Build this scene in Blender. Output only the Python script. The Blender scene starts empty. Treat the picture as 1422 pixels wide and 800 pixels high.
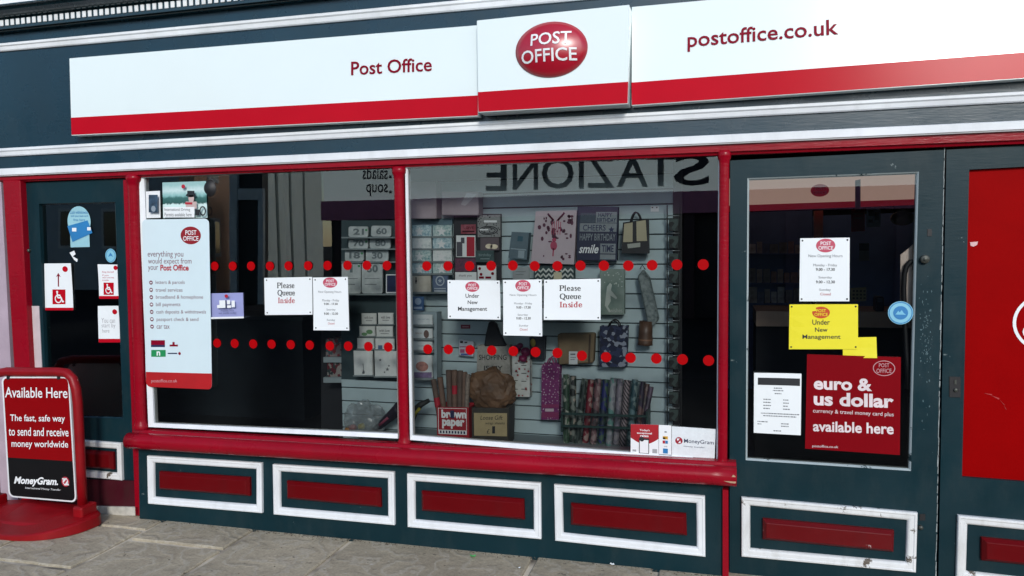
import bpy, bmesh, math, random
from mathutils import Vector, Matrix, noise
random.seed(7)
C = bpy.context.scene.collection
SC = bpy.context.scene

# ------------------------------------------------------------------ camera (solved from the photograph's straight lines)
YAW, PITCH, ROLL, FPX, DIST, CAMZ = -0.26355821, -0.0622519, -0.01207927, 1050.0, 3.7385656, 1.65
_cy, _sy, _cp, _sp = math.cos(YAW), math.sin(YAW), math.cos(PITCH), math.sin(PITCH)
FW = Vector((_sy*_cp, _cy*_cp, _sp)); RT = Vector((_cy, -_sy, 0)); UP = RT.cross(FW)
R2 = math.cos(ROLL)*RT + math.sin(ROLL)*UP
U2 = -math.sin(ROLL)*RT + math.cos(ROLL)*UP
CAM = Vector((0, -DIST, CAMZ))

def ray(px, py):
    return FW + R2*((px-711)/FPX) - U2*((py-400)/FPX)
def U(px, py, Y=0.0):
    """point of the vertical plane y = Y measured in the photograph at pixel (px, py)"""
    d = ray(px, py)
    return CAM + d*((Y-CAM.y)/d.y)
_g0, _g1 = U(195, 720), U(1001, 800)
GS = (_g1.z-_g0.z)/(_g1.x-_g0.x)
def ground(x): return _g0.z + GS*(x-_g0.x)
def G(px, py):
    d = ray(px, py)
    t = (ground(CAM.x)-CAM.z)/(d.z-GS*d.x)
    return CAM + d*t

cam_d = bpy.data.cameras.new('camera'); cam = bpy.data.objects.new('camera', cam_d); C.objects.link(cam)
cam_d.sensor_width = 36; cam_d.lens = FPX/1422*36; cam_d.clip_start = 0.05; cam_d.clip_end = 3000
M3 = Matrix((R2, U2, -FW)).transposed()
cam.matrix_world = Matrix.Translation(CAM) @ M3.to_4x4()
SC.camera = cam

# ------------------------------------------------------------------ materials
MATS = {}
def _new(name):
    m = bpy.data.materials.new(name); m.use_nodes = True
    nt = m.node_tree; b = nt.nodes['Principled BSDF']
    return m, nt, b
def _coord(nt, scale=(1,1,1)):
    tc = nt.nodes.new('ShaderNodeTexCoord'); mp = nt.nodes.new('ShaderNodeMapping'); mp.inputs['Scale'].default_value = scale
    nt.links.new(tc.outputs['Object'], mp.inputs['Vector']); return mp.outputs['Vector']
def _noise(nt, v, scale, detail=4, rough=.55):
    n = nt.nodes.new('ShaderNodeTexNoise'); n.inputs['Scale'].default_value = scale
    n.inputs['Detail'].default_value = detail; n.inputs['Roughness'].default_value = rough
    nt.links.new(v, n.inputs['Vector']); return n.outputs['Fac']
def _ramp(nt, f, stops, interp='LINEAR'):
    r = nt.nodes.new('ShaderNodeValToRGB'); r.color_ramp.interpolation = interp
    e = r.color_ramp.elements
    while len(e) < len(stops): e.new(.5)
    for i, (p, c) in enumerate(stops):
        e[i].position = p; e[i].color = (*c, 1) if len(c) == 3 else c
    nt.links.new(f, r.inputs['Fac']); return r.outputs['Color']
def _mix(nt, f, a, b):
    m = nt.nodes.new('ShaderNodeMix'); m.data_type = 'RGBA'
    for s, x in ((0, f), (6, a), (7, b)):
        if hasattr(x, 'is_linked'): nt.links.new(x, m.inputs[s])
        else: m.inputs[s].default_value = x if s == 0 else (*x, 1)
    return m.outputs[2]
def _bump(nt, b, h, strength, dist=.01):
    n = nt.nodes.new('ShaderNodeBump'); n.inputs['Strength'].default_value = strength; n.inputs['Distance'].default_value = dist
    nt.links.new(h, n.inputs['Height']); nt.links.new(n.outputs['Normal'], b.inputs['Normal'])

def plain(name, col, rough=.6, var=.12, scale=6, bump=0, spec=.5, bscale=None, metal=0):
    if name in MATS: return MATS[name]
    m, nt, b = _new(name); v = _coord(nt)
    f = _noise(nt, v, scale)
    lo = tuple(c*(1-var) for c in col); hi = tuple(min(1, c*(1+var)) for c in col)
    nt.links.new(_ramp(nt, f, [(.3, lo), (.7, hi)]), b.inputs['Base Color'])
    b.inputs['Roughness'].default_value = rough; b.inputs['Specular IOR Level'].default_value = spec; b.inputs['Metallic'].default_value = metal
    if bump: _bump(nt, b, _noise(nt, v, bscale or scale*4), bump, .004)
    MATS[name] = m; return m

def paint(name, col, chip=None, chipcol=(.35,.3,.24), rough=.3, bump=.1, dirt=.25, dirtcol=None, streak=None, spec=.24):
    """brushed gloss paint: slight colour wander, uneven gloss, brush ripple; optional chips down to wood or primer"""
    if name in MATS: return MATS[name]
    m, nt, b = _new(name); v = _coord(nt); vs = _coord(nt, (1, 1, 7) if streak is None else streak)
    f = _noise(nt, v, 2.2, 6)
    base = _ramp(nt, f, [(.3, tuple(c*.86 for c in col)), (.7, tuple(min(1, c*1.12) for c in col))])
    d = _ramp(nt, _noise(nt, _coord(nt, (3, 3, 1)), 3.5, 8, .7), [(.5, (0,0,0)), (.82, (dirt,)*3)])
    base = _mix(nt, d, base, dirtcol or tuple(c*.45+.01 for c in col))
    if chip:
        cf = _noise(nt, v, 9, 9, .72)
        mk = _ramp(nt, cf, [(chip, (0,0,0)), (chip+.02, (1,1,1))])
        base = _mix(nt, mk, base, chipcol)
    nt.links.new(base, b.inputs['Base Color'])
    b.inputs['Specular IOR Level'].default_value = spec
    rr = _ramp(nt, _noise(nt, v, 5, 5), [(.3, (rough*.75,)*3), (.75, (min(1, rough*1.5),)*3)])
    nt.links.new(rr, b.inputs['Roughness'])
    _bump(nt, b, _noise(nt, vs, 14, 5, .6), bump, .004)
    MATS[name] = m; return m

def pattern(name, kind, cols, scale=40, rough=.6, spec=.4, rot=0, stretch=(1,1,1)):
    """printed pattern on card, wrap or cloth"""
    if name in MATS: return MATS[name]
    m, nt, b = _new(name); v = _coord(nt, stretch)
    if rot:
        v.node.inputs['Rotation'].default_value = (0, rot, 0)
    st = [(i/max(1, len(cols)), c) for i, c in enumerate(cols)]
    if kind == 'spots':
        n = nt.nodes.new('ShaderNodeTexVoronoi'); n.inputs['Scale'].default_value = scale; nt.links.new(v, n.inputs['Vector']); f = n.outputs['Distance']
        st = [(0, cols[0]), (.22, cols[0]), (.26, cols[1]), (.55, cols[-1])]
        c = _ramp(nt, f, st)
    elif kind == 'cells':
        n = nt.nodes.new('ShaderNodeTexVoronoi'); n.inputs['Scale'].default_value = scale; nt.links.new(v, n.inputs['Vector'])
        s = nt.nodes.new('ShaderNodeSeparateColor'); nt.links.new(n.outputs['Color'], s.inputs[0])
        c = _ramp(nt, s.outputs[0], st, 'CONSTANT')
    elif kind == 'stripe':
        n = nt.nodes.new('ShaderNodeTexWave'); n.inputs['Scale'].default_value = scale; nt.links.new(v, n.inputs['Vector'])
        c = _ramp(nt, n.outputs['Fac'], st, 'CONSTANT')
    else:
        c = _ramp(nt, _noise(nt, v, scale, 3), [(.3+.4*i/max(1, len(cols)-1), k) for i, k in enumerate(cols)])
    nt.links.new(c, b.inputs['Base Color']); b.inputs['Roughness'].default_value = rough; b.inputs['Specular IOR Level'].default_value = spec
    MATS[name] = m; return m

def glass(name, ior, tint=(.93,.96,.96), rough=0.0):
    m = bpy.data.materials.new(name); m.use_nodes = True; nt = m.node_tree
    nt.nodes.remove(nt.nodes['Principled BSDF']); out = nt.nodes['Material Output']
    t = nt.nodes.new('ShaderNodeBsdfTransparent'); t.inputs[0].default_value = (*tint, 1)
    g = nt.nodes.new('ShaderNodeBsdfGlossy'); g.inputs['Roughness'].default_value = rough; g.inputs[0].default_value = (.95,1,1,1)
    # float glass is never quite flat
    v = _coord(nt); bp = nt.nodes.new('ShaderNodeBump'); bp.inputs['Strength'].default_value = .02; bp.inputs['Distance'].default_value = .02
    nt.links.new(_noise(nt, v, 1.3, 1), bp.inputs['Height']); nt.links.new(bp.outputs['Normal'], g.inputs['Normal'])
    f = nt.nodes.new('ShaderNodeFresnel'); f.inputs['IOR'].default_value = ior
    mx = nt.nodes.new('ShaderNodeMixShader'); nt.links.new(f.outputs[0], mx.inputs[0])
    nt.links.new(t.outputs[0], mx.inputs[1]); nt.links.new(g.outputs[0], mx.inputs[2]); nt.links.new(mx.outputs[0], out.inputs['Surface'])
    return m

TEAL = (.003, .022, .030)
RED = (.27, .0015, .011)
M_teal = paint('teal_gloss_paint', (.004,.027,.044), rough=.26, bump=.14, dirt=.5, dirtcol=(.015,.035,.045), spec=.6)
M_teal_worn = paint('worn_teal_paint', TEAL, chip=.672, chipcol=(.16,.2,.2), rough=.40, bump=.10, dirt=.6, dirtcol=(.022,.038,.042))
M_red = paint('red_gloss_paint', RED, chip=.76, chipcol=(.30,.12,.10), rough=.26, bump=.32, dirt=.5, dirtcol=(.16,.004,.01))
M_red_chip = paint('chipped_red_paint', RED, chip=.685, chipcol=(.45,.3,.2), rough=.27, bump=.3, dirt=.4, dirtcol=(.16,.004,.01))
M_redfield = paint('red_panel_paint_in_shade', (.12,.001,.003), chip=.74, chipcol=(.3,.2,.16), rough=.42, bump=.15, spec=.12)  # same red paint as the frame, with its shade put into the colour
M_maroon = paint('maroon_board_paint', (.055,.004,.01), rough=.5, bump=.15, dirt=.6, dirtcol=(.03,.015,.013))
M_white = paint('white_gloss_paint', (.76,.78,.80), rough=.35, bump=.05, dirt=.35, dirtcol=(.42,.43,.42))
M_white_worn = paint('peeling_white_paint', (.72,.73,.73), chip=.61, chipcol=(.12,.10,.08), rough=.45, bump=.3, dirt=.6, dirtcol=(.34,.32,.28))
M_sign = plain('white_sign_panel', (.74,.82,.82), .17, .015, 2, .02, .5, 1.2)
M_signred = plain('red_sign_vinyl', (.46,.005,.016), .2, .05, 3, spec=.06)
M_grey = plain('grey_sign_edge', (.30,.31,.32), .5)
M_let = plain('crimson_lettering', (.22,.002,.018), .5, .05, spec=.08)
M_oval = plain('red_acrylic', (.40,.004,.02), .31, .05, spec=1.0)
M_w = plain('white_print', (.80,.82,.83), .5, .02)
M_paper = plain('white_paper', (.80,.83,.84), .65, .02, 3)
M_ink = plain('black_ink', (.012,.014,.018), .6)
M_greyink = plain('grey_ink', (.13,.14,.16), .6)
M_redink = plain('red_ink', (.42,.01,.03), .6)
M_pink = plain('faded_red_print', (.52,.07,.12), .6)
M_dot = plain('red_vinyl_dot', (.40,.001,.003), .5, .05, spec=.06)
M_yellow = plain('yellow_paper', (.80,.70,.015), .6, .03)
M_orange = plain('orange_red_print', (.55,.06,.005), .6)
M_poster = plain('poster_red', (.20,.001,.005), .45, .04, spec=.08)
M_posterbig = plain('door_red_vinyl', (.27,.0005,.001), .5, .06, spec=.03)
M_black = plain('matt_black', (.008,.008,.010), .55)
M_dark = plain('dark_interior', (.012,.014,.018), .8)
M_brass = plain('tarnished_lock', (.075,.08,.07), .5, metal=.6)
M_bluedisc = plain('pale_blue_vinyl', (.22,.52,.66), .5, .05)
M_blue = plain('mid_blue_print', (.02,.19,.45), .5)
M_navy = plain('navy_print', (.012,.02,.075), .5)
M_lilac = plain('lilac_print', (.30,.32,.58), .5, .06)
M_green = plain('green_print', (.01,.26,.08), .5)
M_glass = glass('shop_window_glass', 1.92)
M_doorglass = glass('door_glass', 1.9)

# ------------------------------------------------------------------ object plumbing
WL = {}
def tag(o, label=None, cat=None, group=None, kind=None):
    if label: o['label'] = label
    if cat: o['category'] = cat
    if group: o['group'] = group
    if kind: o['kind'] = kind
    return o
def empty(name, loc, label=None, cat=None, group=None, kind=None):
    o = bpy.data.objects.new(name, None); C.objects.link(o); o.location = loc; o.empty_display_size = .1
    WL[o.name] = Vector(loc); return tag(o, label, cat, group, kind)

class MB:
    def __init__(s): s.v = []; s.f = []; s.smooth = set()
    def add(s, vs, fs, smooth=False):
        n = len(s.v); s.v += [Vector(p) for p in vs]
        for f in fs:
            if smooth: s.smooth.add(len(s.f))
            s.f.append(tuple(n+i for i in f))
        return s
    def prism(s, pts, t):
        """pts: front outline, clockwise or not, facing -y; extruded t towards +y"""
        n = len(pts); b = [Vector((p.x, p.y+t, p.z)) for p in pts]
        fs = [tuple(range(n)), tuple(range(2*n-1, n-1, -1))]
        fs += [(i, i+n, (i+1) % n+n, (i+1) % n) for i in range(n)]
        return s.add(list(pts)+b, fs)
    def slab(s, q, Y, t):
        """q: TL TR BR BL pixels of the front face lying in y = Y"""
        return s.prism([U(*p, Y) for p in (q if hasattr(q[0], '__len__') else quad(q))], t)
    def face(s, pts): return s.add(pts, [tuple(range(len(pts)))])
    def flat(s, q, Y): return s.face([U(*p, Y) for p in (q if hasattr(q[0], '__len__') else quad(q))])
    def box(s, a, b):
        x0, y0, z0 = a; x1, y1, z1 = b
        return s.prism([Vector(p) for p in ((x0,y0,z1),(x1,y0,z1),(x1,y0,z0),(x0,y0,z0))], y1-y0)
    def oval(s, c, rx, rz, n=32, dome=0, t=.0, smooth=True):
        """disc facing -y about world point c; dome = bulge towards -y; t = thickness behind"""
        rings = 6 if dome else 1
        vs = []; fs = []
        for k in range(rings):
            r = 1-k/rings
            for i in range(n):
                a = 2*math.pi*i/n
                vs.append((c.x+rx*r*math.cos(a), c.y-dome*(1-r*r), c.z+rz*r*math.sin(a)))
        if rings > 1:
            for k in range(rings-1):
                for i in range(n): fs.append((k*n+i, k*n+(i+1) % n, (k+1)*n+(i+1) % n, (k+1)*n+i))
            vs.append((c.x, c.y-dome, c.z))
            for i in range(n): fs.append(((rings-1)*n+i, (rings-1)*n+(i+1) % n, len(vs)-1))
        else: fs.append(tuple(range(n)))
        s.add(vs, fs, smooth and dome > 0)
        if t:
            o = [Vector(vs[i]) for i in range(n)]; b = [p+Vector((0, t, 0)) for p in o]
            s.add(o+b, [(i, i+n, (i+1) % n+n, (i+1) % n) for i in range(n)]+[tuple(range(2*n-1, n-1, -1))])
        return s
    def ring(s, c, rx, rz, w, n=40, t=.001):
        vs = []
        for i in range(n):
            a = 2*math.pi*i/n
            for k in (1, 0):
                vs.append((c.x+(rx-w*(1-k))*math.cos(a), c.y, c.z+(rz-w*(1-k))*math.sin(a)))
        return s.add(vs, [(2*i, 2*((i+1) % n), 2*((i+1) % n)+1, 2*i+1) for i in range(n)])
    def tube(s, pts, r, n=10, cap=True, r2=None):
        pts = [Vector(p) for p in pts]; vs = []; m = len(pts); prev = None
        for i, p in enumerate(pts):
            d = (pts[min(i+1, m-1)]-pts[max(i-1, 0)]).normalized()
            a = prev if prev is not None else (Vector((0,0,1)) if abs(d.z) < .9 else Vector((1,0,0)))
            x = (a-d*a.dot(d)).normalized(); y = d.cross(x); prev = x
            rr = r if r2 is None else r+(r2-r)*i/max(1, m-1)
            for k in range(n):
                t = 2*math.pi*k/n; vs.append(p+x*rr*math.cos(t)+y*rr*math.sin(t))
        fs = [(i*n+k, i*n+(k+1) % n, (i+1)*n+(k+1) % n, (i+1)*n+k) for i in range(m-1) for k in range(n)]
        s.add(vs, fs, True)
        if cap: s.add([vs[k] for k in range(n)], [tuple(range(n-1, -1, -1))]); s.add([vs[(m-1)*n+k] for k in range(n)], [tuple(range(n))])
        return s
    def loft(s, loops, cap0=False, cap1=False, smooth=False, closed=True):
        n = len(loops[0]); vs = [p for l in loops for p in l]; m = n if closed else n-1
        fs = [(k*n+i, k*n+(i+1) % n, (k+1)*n+(i+1) % n, (k+1)*n+i) for k in range(len(loops)-1) for i in range(m)]
        s.add(vs, fs, smooth)
        if cap0: s.face(list(reversed(loops[0])))
        if cap1: s.face(loops[-1])
        return s
    def text(s, body, q, Y, bold=0, depth=0, shear=0):
        me, (x0, y0, x1, y1) = glyphs(body, bold, shear)
        TL, TR, BR, BL = [U(*p, Y) for p in quad(q)]
        vs = []
        for c in me[0]:
            u = (c[0]-x0)/(x1-x0); w = (c[1]-y0)/(y1-y0)
            vs.append(BL*(1-u)*(1-w)+BR*u*(1-w)+TL*(1-u)*w+TR*u*w)
        s.add(vs, me[1])
        if depth:
            off = len(s.v); bd = [v+Vector((0, depth, 0)) for v in vs]
            ed = {}
            for f in me[1]:
                for i in range(len(f)):
                    e = (f[i], f[(i+1) % len(f)]); ed[e] = ed.get(e, 0)+1
            side = [e for e in ed if (e[1], e[0]) not in ed]
            n = len(vs); s.add(vs+bd, [(a, a+n, b+n, b) for a, b in side])
        return s
    def build(s, name, mat, parent=None, label=None, cat=None, group=None, kind=None, bevel=0, bseg=1, ang=30, loc=None):
        vs = s.v
        if loc is None:
            xs = [p.x for p in vs]; ys = [p.y for p in vs]; zs = [p.z for p in vs]
            loc = Vector(((min(xs)+max(xs))/2, (min(ys)+max(ys))/2, min(zs)))
        me = bpy.data.meshes.new(name); me.from_pydata([p-loc for p in vs], [], s.f)
        for i in s.smooth: me.polygons[i].use_smooth = True
        bm = bmesh.new(); bm.from_mesh(me)
        bmesh.ops.remove_doubles(bm, verts=bm.verts, dist=1e-5)
        if bevel:
            es = [e for e in bm.edges if len(e.link_faces) == 2 and e.calc_face_angle(0) > math.radians(ang)]
            bmesh.ops.bevel(bm, geom=es, offset=bevel, segments=bseg, affect='EDGES', profile=.5)
        bm.to_mesh(me); bm.free()
        me.materials.append(mat)
        o = bpy.data.objects.new(name, me); C.objects.link(o); WL[o.name] = Vector(loc)
        if parent is not None:
            o.parent = parent; o.location = Vector(loc)-WL[parent.name]
        else: o.location = loc
        return tag(o, label, cat, group, kind)

def quad(q):
    """four pixel corners from a box (x0,y0,x1,y1) or from eight numbers TL TR BR BL"""
    if len(q) == 4 and not hasattr(q[0], '__len__'):
        x0, y0, x1, y1 = q; return [(x0,y0),(x1,y0),(x1,y1),(x0,y1)]
    if len(q) == 8: return [(q[0],q[1]),(q[2],q[3]),(q[4],q[5]),(q[6],q[7])]
    return list(q)
def rect(q, Y):
    """upright rectangle (averaged) for a px box given by TL and BR"""
    a, b = U(q[0], q[1], Y), U(q[2], q[3], Y)
    return [Vector((a.x,Y,a.z)), Vector((b.x,Y,a.z)), Vector((b.x,Y,b.z)), Vector((a.x,Y,b.z))]
def lerpq(q, u, v):
    TL, TR, BR, BL = q
    f = lambda i: TL[i]*(1-u)*(1-v)+TR[i]*u*(1-v)+BR[i]*u*v+BL[i]*(1-u)*v
    return (f(0), f(1))
def subq(q, u0, v0, u1, v1): return [lerpq(q, u0, v0), lerpq(q, u1, v0), lerpq(q, u1, v1), lerpq(q, u0, v1)]

_gc = {}
def glyphs(body, bold=0, shear=0):
    k = (body, bold, shear)
    if k in _gc: return _gc[k]
    cu = bpy.data.curves.new('scratch', 'FONT'); cu.body = body; cu.size = 1; cu.offset = bold; cu.shear = shear
    cu.resolution_u = 3; cu.fill_mode = 'FRONT'
    ob = bpy.data.objects.new('scratch', cu); C.objects.link(ob)
    dg = bpy.context.evaluated_depsgraph_get(); ev = ob.evaluated_get(dg); me = ev.to_mesh()
    vs = [tuple(v.co) for v in me.vertices]; fs = [tuple(p.vertices) for p in me.polygons]
    ev.to_mesh_clear(); bpy.data.objects.remove(ob); bpy.data.curves.remove(cu)
    used = sorted({i for f in fs for i in f})
    xs = [vs[i][0] for i in used]; ys = [vs[i][1] for i in used]
    r = ((vs, fs), (min(xs), min(ys), max(xs), max(ys)))
    _gc[k] = r; return r

def pt_in(a, b, t): return a+(b-a)*t
def inset(q, d):
    """shrink four world corners TL TR BR BL by d"""
    TL, TR, BR, BL = q
    return [TL+Vector((d,0,-d)), TR+Vector((-d,0,-d)), BR+Vector((-d,0,d)), BL+Vector((d,0,d))]
def dy(q, y): return [p+Vector((0,y,0)) for p in q]
def moulding(q, Y, prof, cap=False):
    w = [U(*p, Y) for p in quad(q)]
    m = MB(); m.loft([dy(inset(w, d), y) for d, y in prof], cap1=cap); return m
FRAME_PROF = [(0,0),(0,-.017),(.003,-.0205),(.010,-.0215),(.014,-.0185),(.030,-.0175),(.036,-.0145),(.040,-.009),(.042,.0)]
FIELD_PROF = [(0,0),(0,-.016),(.003,-.020),(.014,-.034),(.017,-.036)]

def run(a0, a1, b0, b1, prof, name, mat, parent, Y=0, label=None):
    """horizontal moulding: top edge px a0->a1, bottom edge px b0->b1, profile [(v, y)] with v from 0 (top) to 1"""
    A0, A1, B0, B1 = U(*a0, Y), U(*a1, Y), U(*b0, Y), U(*b1, Y)
    N = 12; loops = []
    for k in range(N+1):
        t = k/N; a = pt_in(A0, A1, t); b = pt_in(B0, B1, t)
        loops.append([pt_in(a, b, v)+Vector((0, y, 0)) for v, y in prof]+[b+Vector((0,.03,0)), a+Vector((0,.03,0))])
    m = MB(); m.loft(loops, True, True); return m.build(name, mat, parent, label)

# ------------------------------------------------------------------ light
sun_d = ray(1384, 38).normalized(); LEAN = math.radians(6.4); _n = Vector((0, -math.cos(LEAN), math.sin(LEAN)))
SUN = sun_d-2*sun_d.dot(_n)*_n                # mirror direction of the glare on the slightly back-leaning sign board
el = math.asin(SUN.z); az = math.atan2(SUN.x, SUN.y)
sl = bpy.data.lights.new('sun', 'SUN'); sl.energy = 1.85; sl.angle = math.radians(12); sl.color = (1, .97, .91)
so = bpy.data.objects.new('sun', sl); C.objects.link(so); so.rotation_euler = (-SUN).to_track_quat('-Z', 'Y').to_euler(); so.location = (3, -10, 6)
W = bpy.data.worlds.new('World'); SC.world = W; W.use_nodes = True; wn = W.node_tree
sky = wn.nodes.new('ShaderNodeTexSky'); sky.sky_type = 'NISHITA'; sky.sun_disc = False
sky.sun_elevation = el; sky.sun_rotation = az; sky.dust_density = .6; sky.ozone_density = 2.0
wn.links.new(sky.outputs[0], wn.nodes['Background'].inputs[0]); wn.nodes['Background'].inputs[1].default_value = .15
vs_ = SC.view_settings; vs_.view_transform = 'Standard'; vs_.look = 'None'; vs_.exposure = 0.38; vs_.gamma = 1; vs_.use_curve_mapping = False
SC.cycles.max_bounces = 8; SC.cycles.transparent_max_bounces = 12; SC.cycles.use_denoising = True

# ------------------------------------------------------------------ ground
def gpt(x, y, dz=0): return Vector((x, y, ground(x)+dz))
m = MB(); m.face([Vector((-400,-400,ground(0)-.11)), Vector((400,-400,ground(0)-.11)), Vector((400,400,ground(0)-.11)), Vector((-400,400,ground(0)-.11))])
m.build('ground', plain('asphalt', (.022,.022,.024), 1.0, .3, 3, .4, .1), kind='structure')
m = MB(); m.face([gpt(-14,-1.62,-.012), gpt(14,-1.62,-.012), gpt(14,6,-.012), gpt(-14,6,-.012)])
m.build('pavement_bed', pattern('lime_mortar', 'noise', [(.05,.045,.035),(.34,.30,.24),(.60,.54,.43),(.70,.63,.5)], 3.0, .95), kind='structure')

def stone_mat():
    m, nt, b = _new('york_stone'); v = _coord(nt)
    big = _ramp(nt, _noise(nt, v, 1.1, 3), [(.3, (.30,.255,.18)), (.5, (.42,.365,.265)), (.7, (.53,.46,.335))])
    lam = nt.nodes.new('ShaderNodeTexWave'); lam.wave_type = 'BANDS'; lam.bands_direction = 'DIAGONAL'
    lam.inputs['Scale'].default_value = 2.6; lam.inputs['Distortion'].default_value = 18; lam.inputs['Detail'].default_value = 6; lam.inputs['Detail Scale'].default_value = 1.4
    nt.links.new(v, lam.inputs['Vector'])
    c = _mix(nt, _ramp(nt, lam.outputs['Fac'], [(.80, (0,0,0)), (.98, (.36,.36,.36))]), big, (.56,.52,.43))
    dk = _ramp(nt, _noise(nt, v, 4.5, 8, .7), [(.52, (0,0,0)), (.76, (.6,.6,.6))])
    c = _mix(nt, dk, c, (.13,.112,.08))
    sp = _ramp(nt, _noise(nt, v, 38, 4, .6), [(.66, (0,0,0)), (.71, (.6,.6,.6))])
    c = _mix(nt, sp, c, (.55,.54,.5))
    gm = _ramp(nt, _noise(nt, v, 75, 4), [(.35, (0,0,0)), (.65, (.30,.30,.30))])
    c = _mix(nt, gm, c, (.12,.10,.07))
    pk = _ramp(nt, _noise(nt, v, 16, 6, .7), [(.63, (0,0,0)), (.67, (.8,.8,.8))]); c = _mix(nt, pk, c, (.075,.068,.052))
    nt.links.new(c, b.inputs['Base Color']); b.inputs['Roughness'].default_value = .8
    ad = nt.nodes.new('ShaderNodeMath'); ad.operation = 'ADD'
    nt.links.new(lam.outputs['Fac'], ad.inputs[0]); nt.links.new(_noise(nt, v, 9, 8, .65), ad.inputs[1])
    _bump(nt, b, ad.outputs[0], .32, .009)
    return m
# flags laid in strips that run away from the shop; joints measured where the photograph shows them
xj = [U(227,722).x, U(354,737).x, U(488,748).x, U(743,777).x]
step = [.62, .74, .58, .8]
xs = list(xj); k = 0
while xs[0] > -11: xs.insert(0, xs[0]-step[k % 4]); k += 1
while xs[-1] < 9: xs.append(xs[-1]+step[k % 4]); k += 1
first = {}
i0 = xs.index(xj[0])
first[i0-1] = [G(174,733).y, G(45,783).y]
first[i0] = [G(245,756).y]
pm = MB()
def wob(a, b, n=7, amp=.007):
    out = []
    for i in range(n):
        t = i/n; p = pt_in(a, b, t); d = (b-a).normalized(); s = Vector((-d.y, d.x, 0))
        out.append(p+s*amp*noise.noise(p*7.3)+s*amp*.5*noise.noise(p*23))
    return out
for i in range(len(xs)-1):
    ys = [0.12]+list(first.get(i, [-.62-.3*random.random()]))
    while ys[-1] > -1.25: ys.append(ys[-1]-random.uniform(.45, .8))
    ys[-1] = -1.6
    for a, b in zip(ys, ys[1:]):
        g = .0155; x0, x1, y0, y1 = xs[i]+g, xs[i+1]-g, b+g, a-g
        lift = random.uniform(-.002, .003)
        cs = [gpt(x0,y1,lift), gpt(x1,y1,lift), gpt(x1,y0,lift), gpt(x0,y0,lift)]
        o = sum([wob(cs[j], cs[(j+1) % 4]) for j in range(4)], [])
        ce = sum(o, Vector())/len(o)
        inn = [p+(ce-p).normalized()*.008 for p in o]
        lo = [p-Vector((0,0,.006)) for p in o]; bt = [p-Vector((0,0,.014)) for p in o]
        pm.loft([bt, lo, inn]); pm.face(inn)
pave = pm.build('pavement', stone_mat(), kind='structure', loc=Vector((0,0,0)))

m = MB(); x = -13.0
while x < 13:
    m.loft([[gpt(x+.004,y,z), gpt(x+.896,y,z)] for y, z in ((-1.62,-.1),(-1.62,.0),(-1.63,.006),(-1.76,.006),(-1.775,-.004),(-1.775,-.12))], closed=False); x += .9
m.build('kerb', plain('kerb_stone', (.30,.28,.25), .85, .25, 8, .5), kind='structure')
rg = random.Random(4); m = MB()   # grit and dead leaf crumbs gathered against the foot of the shopfront
for k in range(900):
    x = rg.uniform(U(196,730).x, U(1001,800).x) if k < 700 else rg.uniform(-4.6, 1.6)
    y = -abs(rg.gauss(0, .018))-.003 if k < 700 else -rg.uniform(.03, 1.4); r = rg.uniform(.0015, .006)
    c = gpt(x, y, .0015); a = rg.uniform(0, 6.28)
    b_ = [c+Vector((r*rg.uniform(.6,1.5)*math.cos(a+t), r*rg.uniform(.5,1.2)*math.sin(a+t), 0)) for t in (0, 2.1, 4.2)]
    m.add(b_+[c+Vector((0, 0, r*rg.uniform(.4,1)))], [(0,1,3),(1,2,3),(2,0,3)])
m.build('grit', plain('dark_grit', (.09,.075,.055), .95, .6, 60), kind='stuff', loc=Vector((0,0,0)))
# litter on the flags
def litter(px, py, r, mat, label):
    c = G(px, py); m = MB(); n = 7
    pts = [c+Vector((r*random.uniform(.5,1.1)*math.cos(2*math.pi*i/n), r*random.uniform(.5,1.1)*math.sin(2*math.pi*i/n), .008+random.uniform(0, r*.5))) for i in range(n)]
    m.add([c+Vector((0,0,.006))]+pts, [(0, 1+i, 1+(i+1) % n) for i in range(n)])
    m.build('litter', mat, None, label, 'litter')
litter(656, 775, .022, plain('lime_wrapper', (.12,.55,.16), .4), 'scrap of bright green wrapper lying on the stone pavement')
litter(850, 786, .013, M_paper, 'tiny white paper scrap against the foot of the fourth panel')
litter(721, 791, .009, M_paper, 'tiny white speck of paper on the flagstones near the photo edge')

# ------------------------------------------------------------------ the shop building
shop = empty('shop_building', (-1.5, .2, 0), 'teal and red painted timber post office shopfront with white mouldings', 'building')
YF = .03                                                             # face of the fascia
def ext(p, q, x):
    """pixel on the line p-q at x"""
    return (x, p[1]+(q[1]-p[1])*(x-p[0])/(q[0]-p[0]))
XL, XR = -260, 1760
# fascia board, from the cornice to the beam
m = MB(); m.slab([ext((0,40),(190,18),XL), ext((0,40),(190,18),XR), ext((0,240),(1422,178),XR), ext((0,240),(1422,178),XL)], YF, .12)
m.build('fascia', M_teal, shop)
run(ext((0,62),(480,17),XL), ext((0,62),(480,17),XR), ext((0,72.5),(480,30),XL), ext((0,72.5),(480,30),XR),
    [(0,0),(0,-.022),(.08,-.027),(.32,-.027),(.46,-.020),(.88,-.016),(1,-.011),(1,0)], 'upper_moulding', M_white, shop, YF)
run(ext((0,207),(1422,128),XL), ext((0,207),(1422,128),XR), ext((0,218),(1422,142),XL), ext((0,218),(1422,142),XR),
    [(0,0),(0,-.022),(.08,-.027),(.32,-.027),(.46,-.020),(.88,-.016),(1,-.011),(1,0)], 'lower_moulding', M_white, shop, YF)
run(ext((0,235.5),(1422,169),XL), ext((0,235.5),(1422,169),XR), ext((0,246),(1422,183),XL), ext((0,246),(1422,183),XR),
    [(0,.0),(.0,-.042),(.08,-.048),(.85,-.048),(.9,-.043),(1,-.040),(1,0)], 'beam', M_white, shop, YF)
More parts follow.
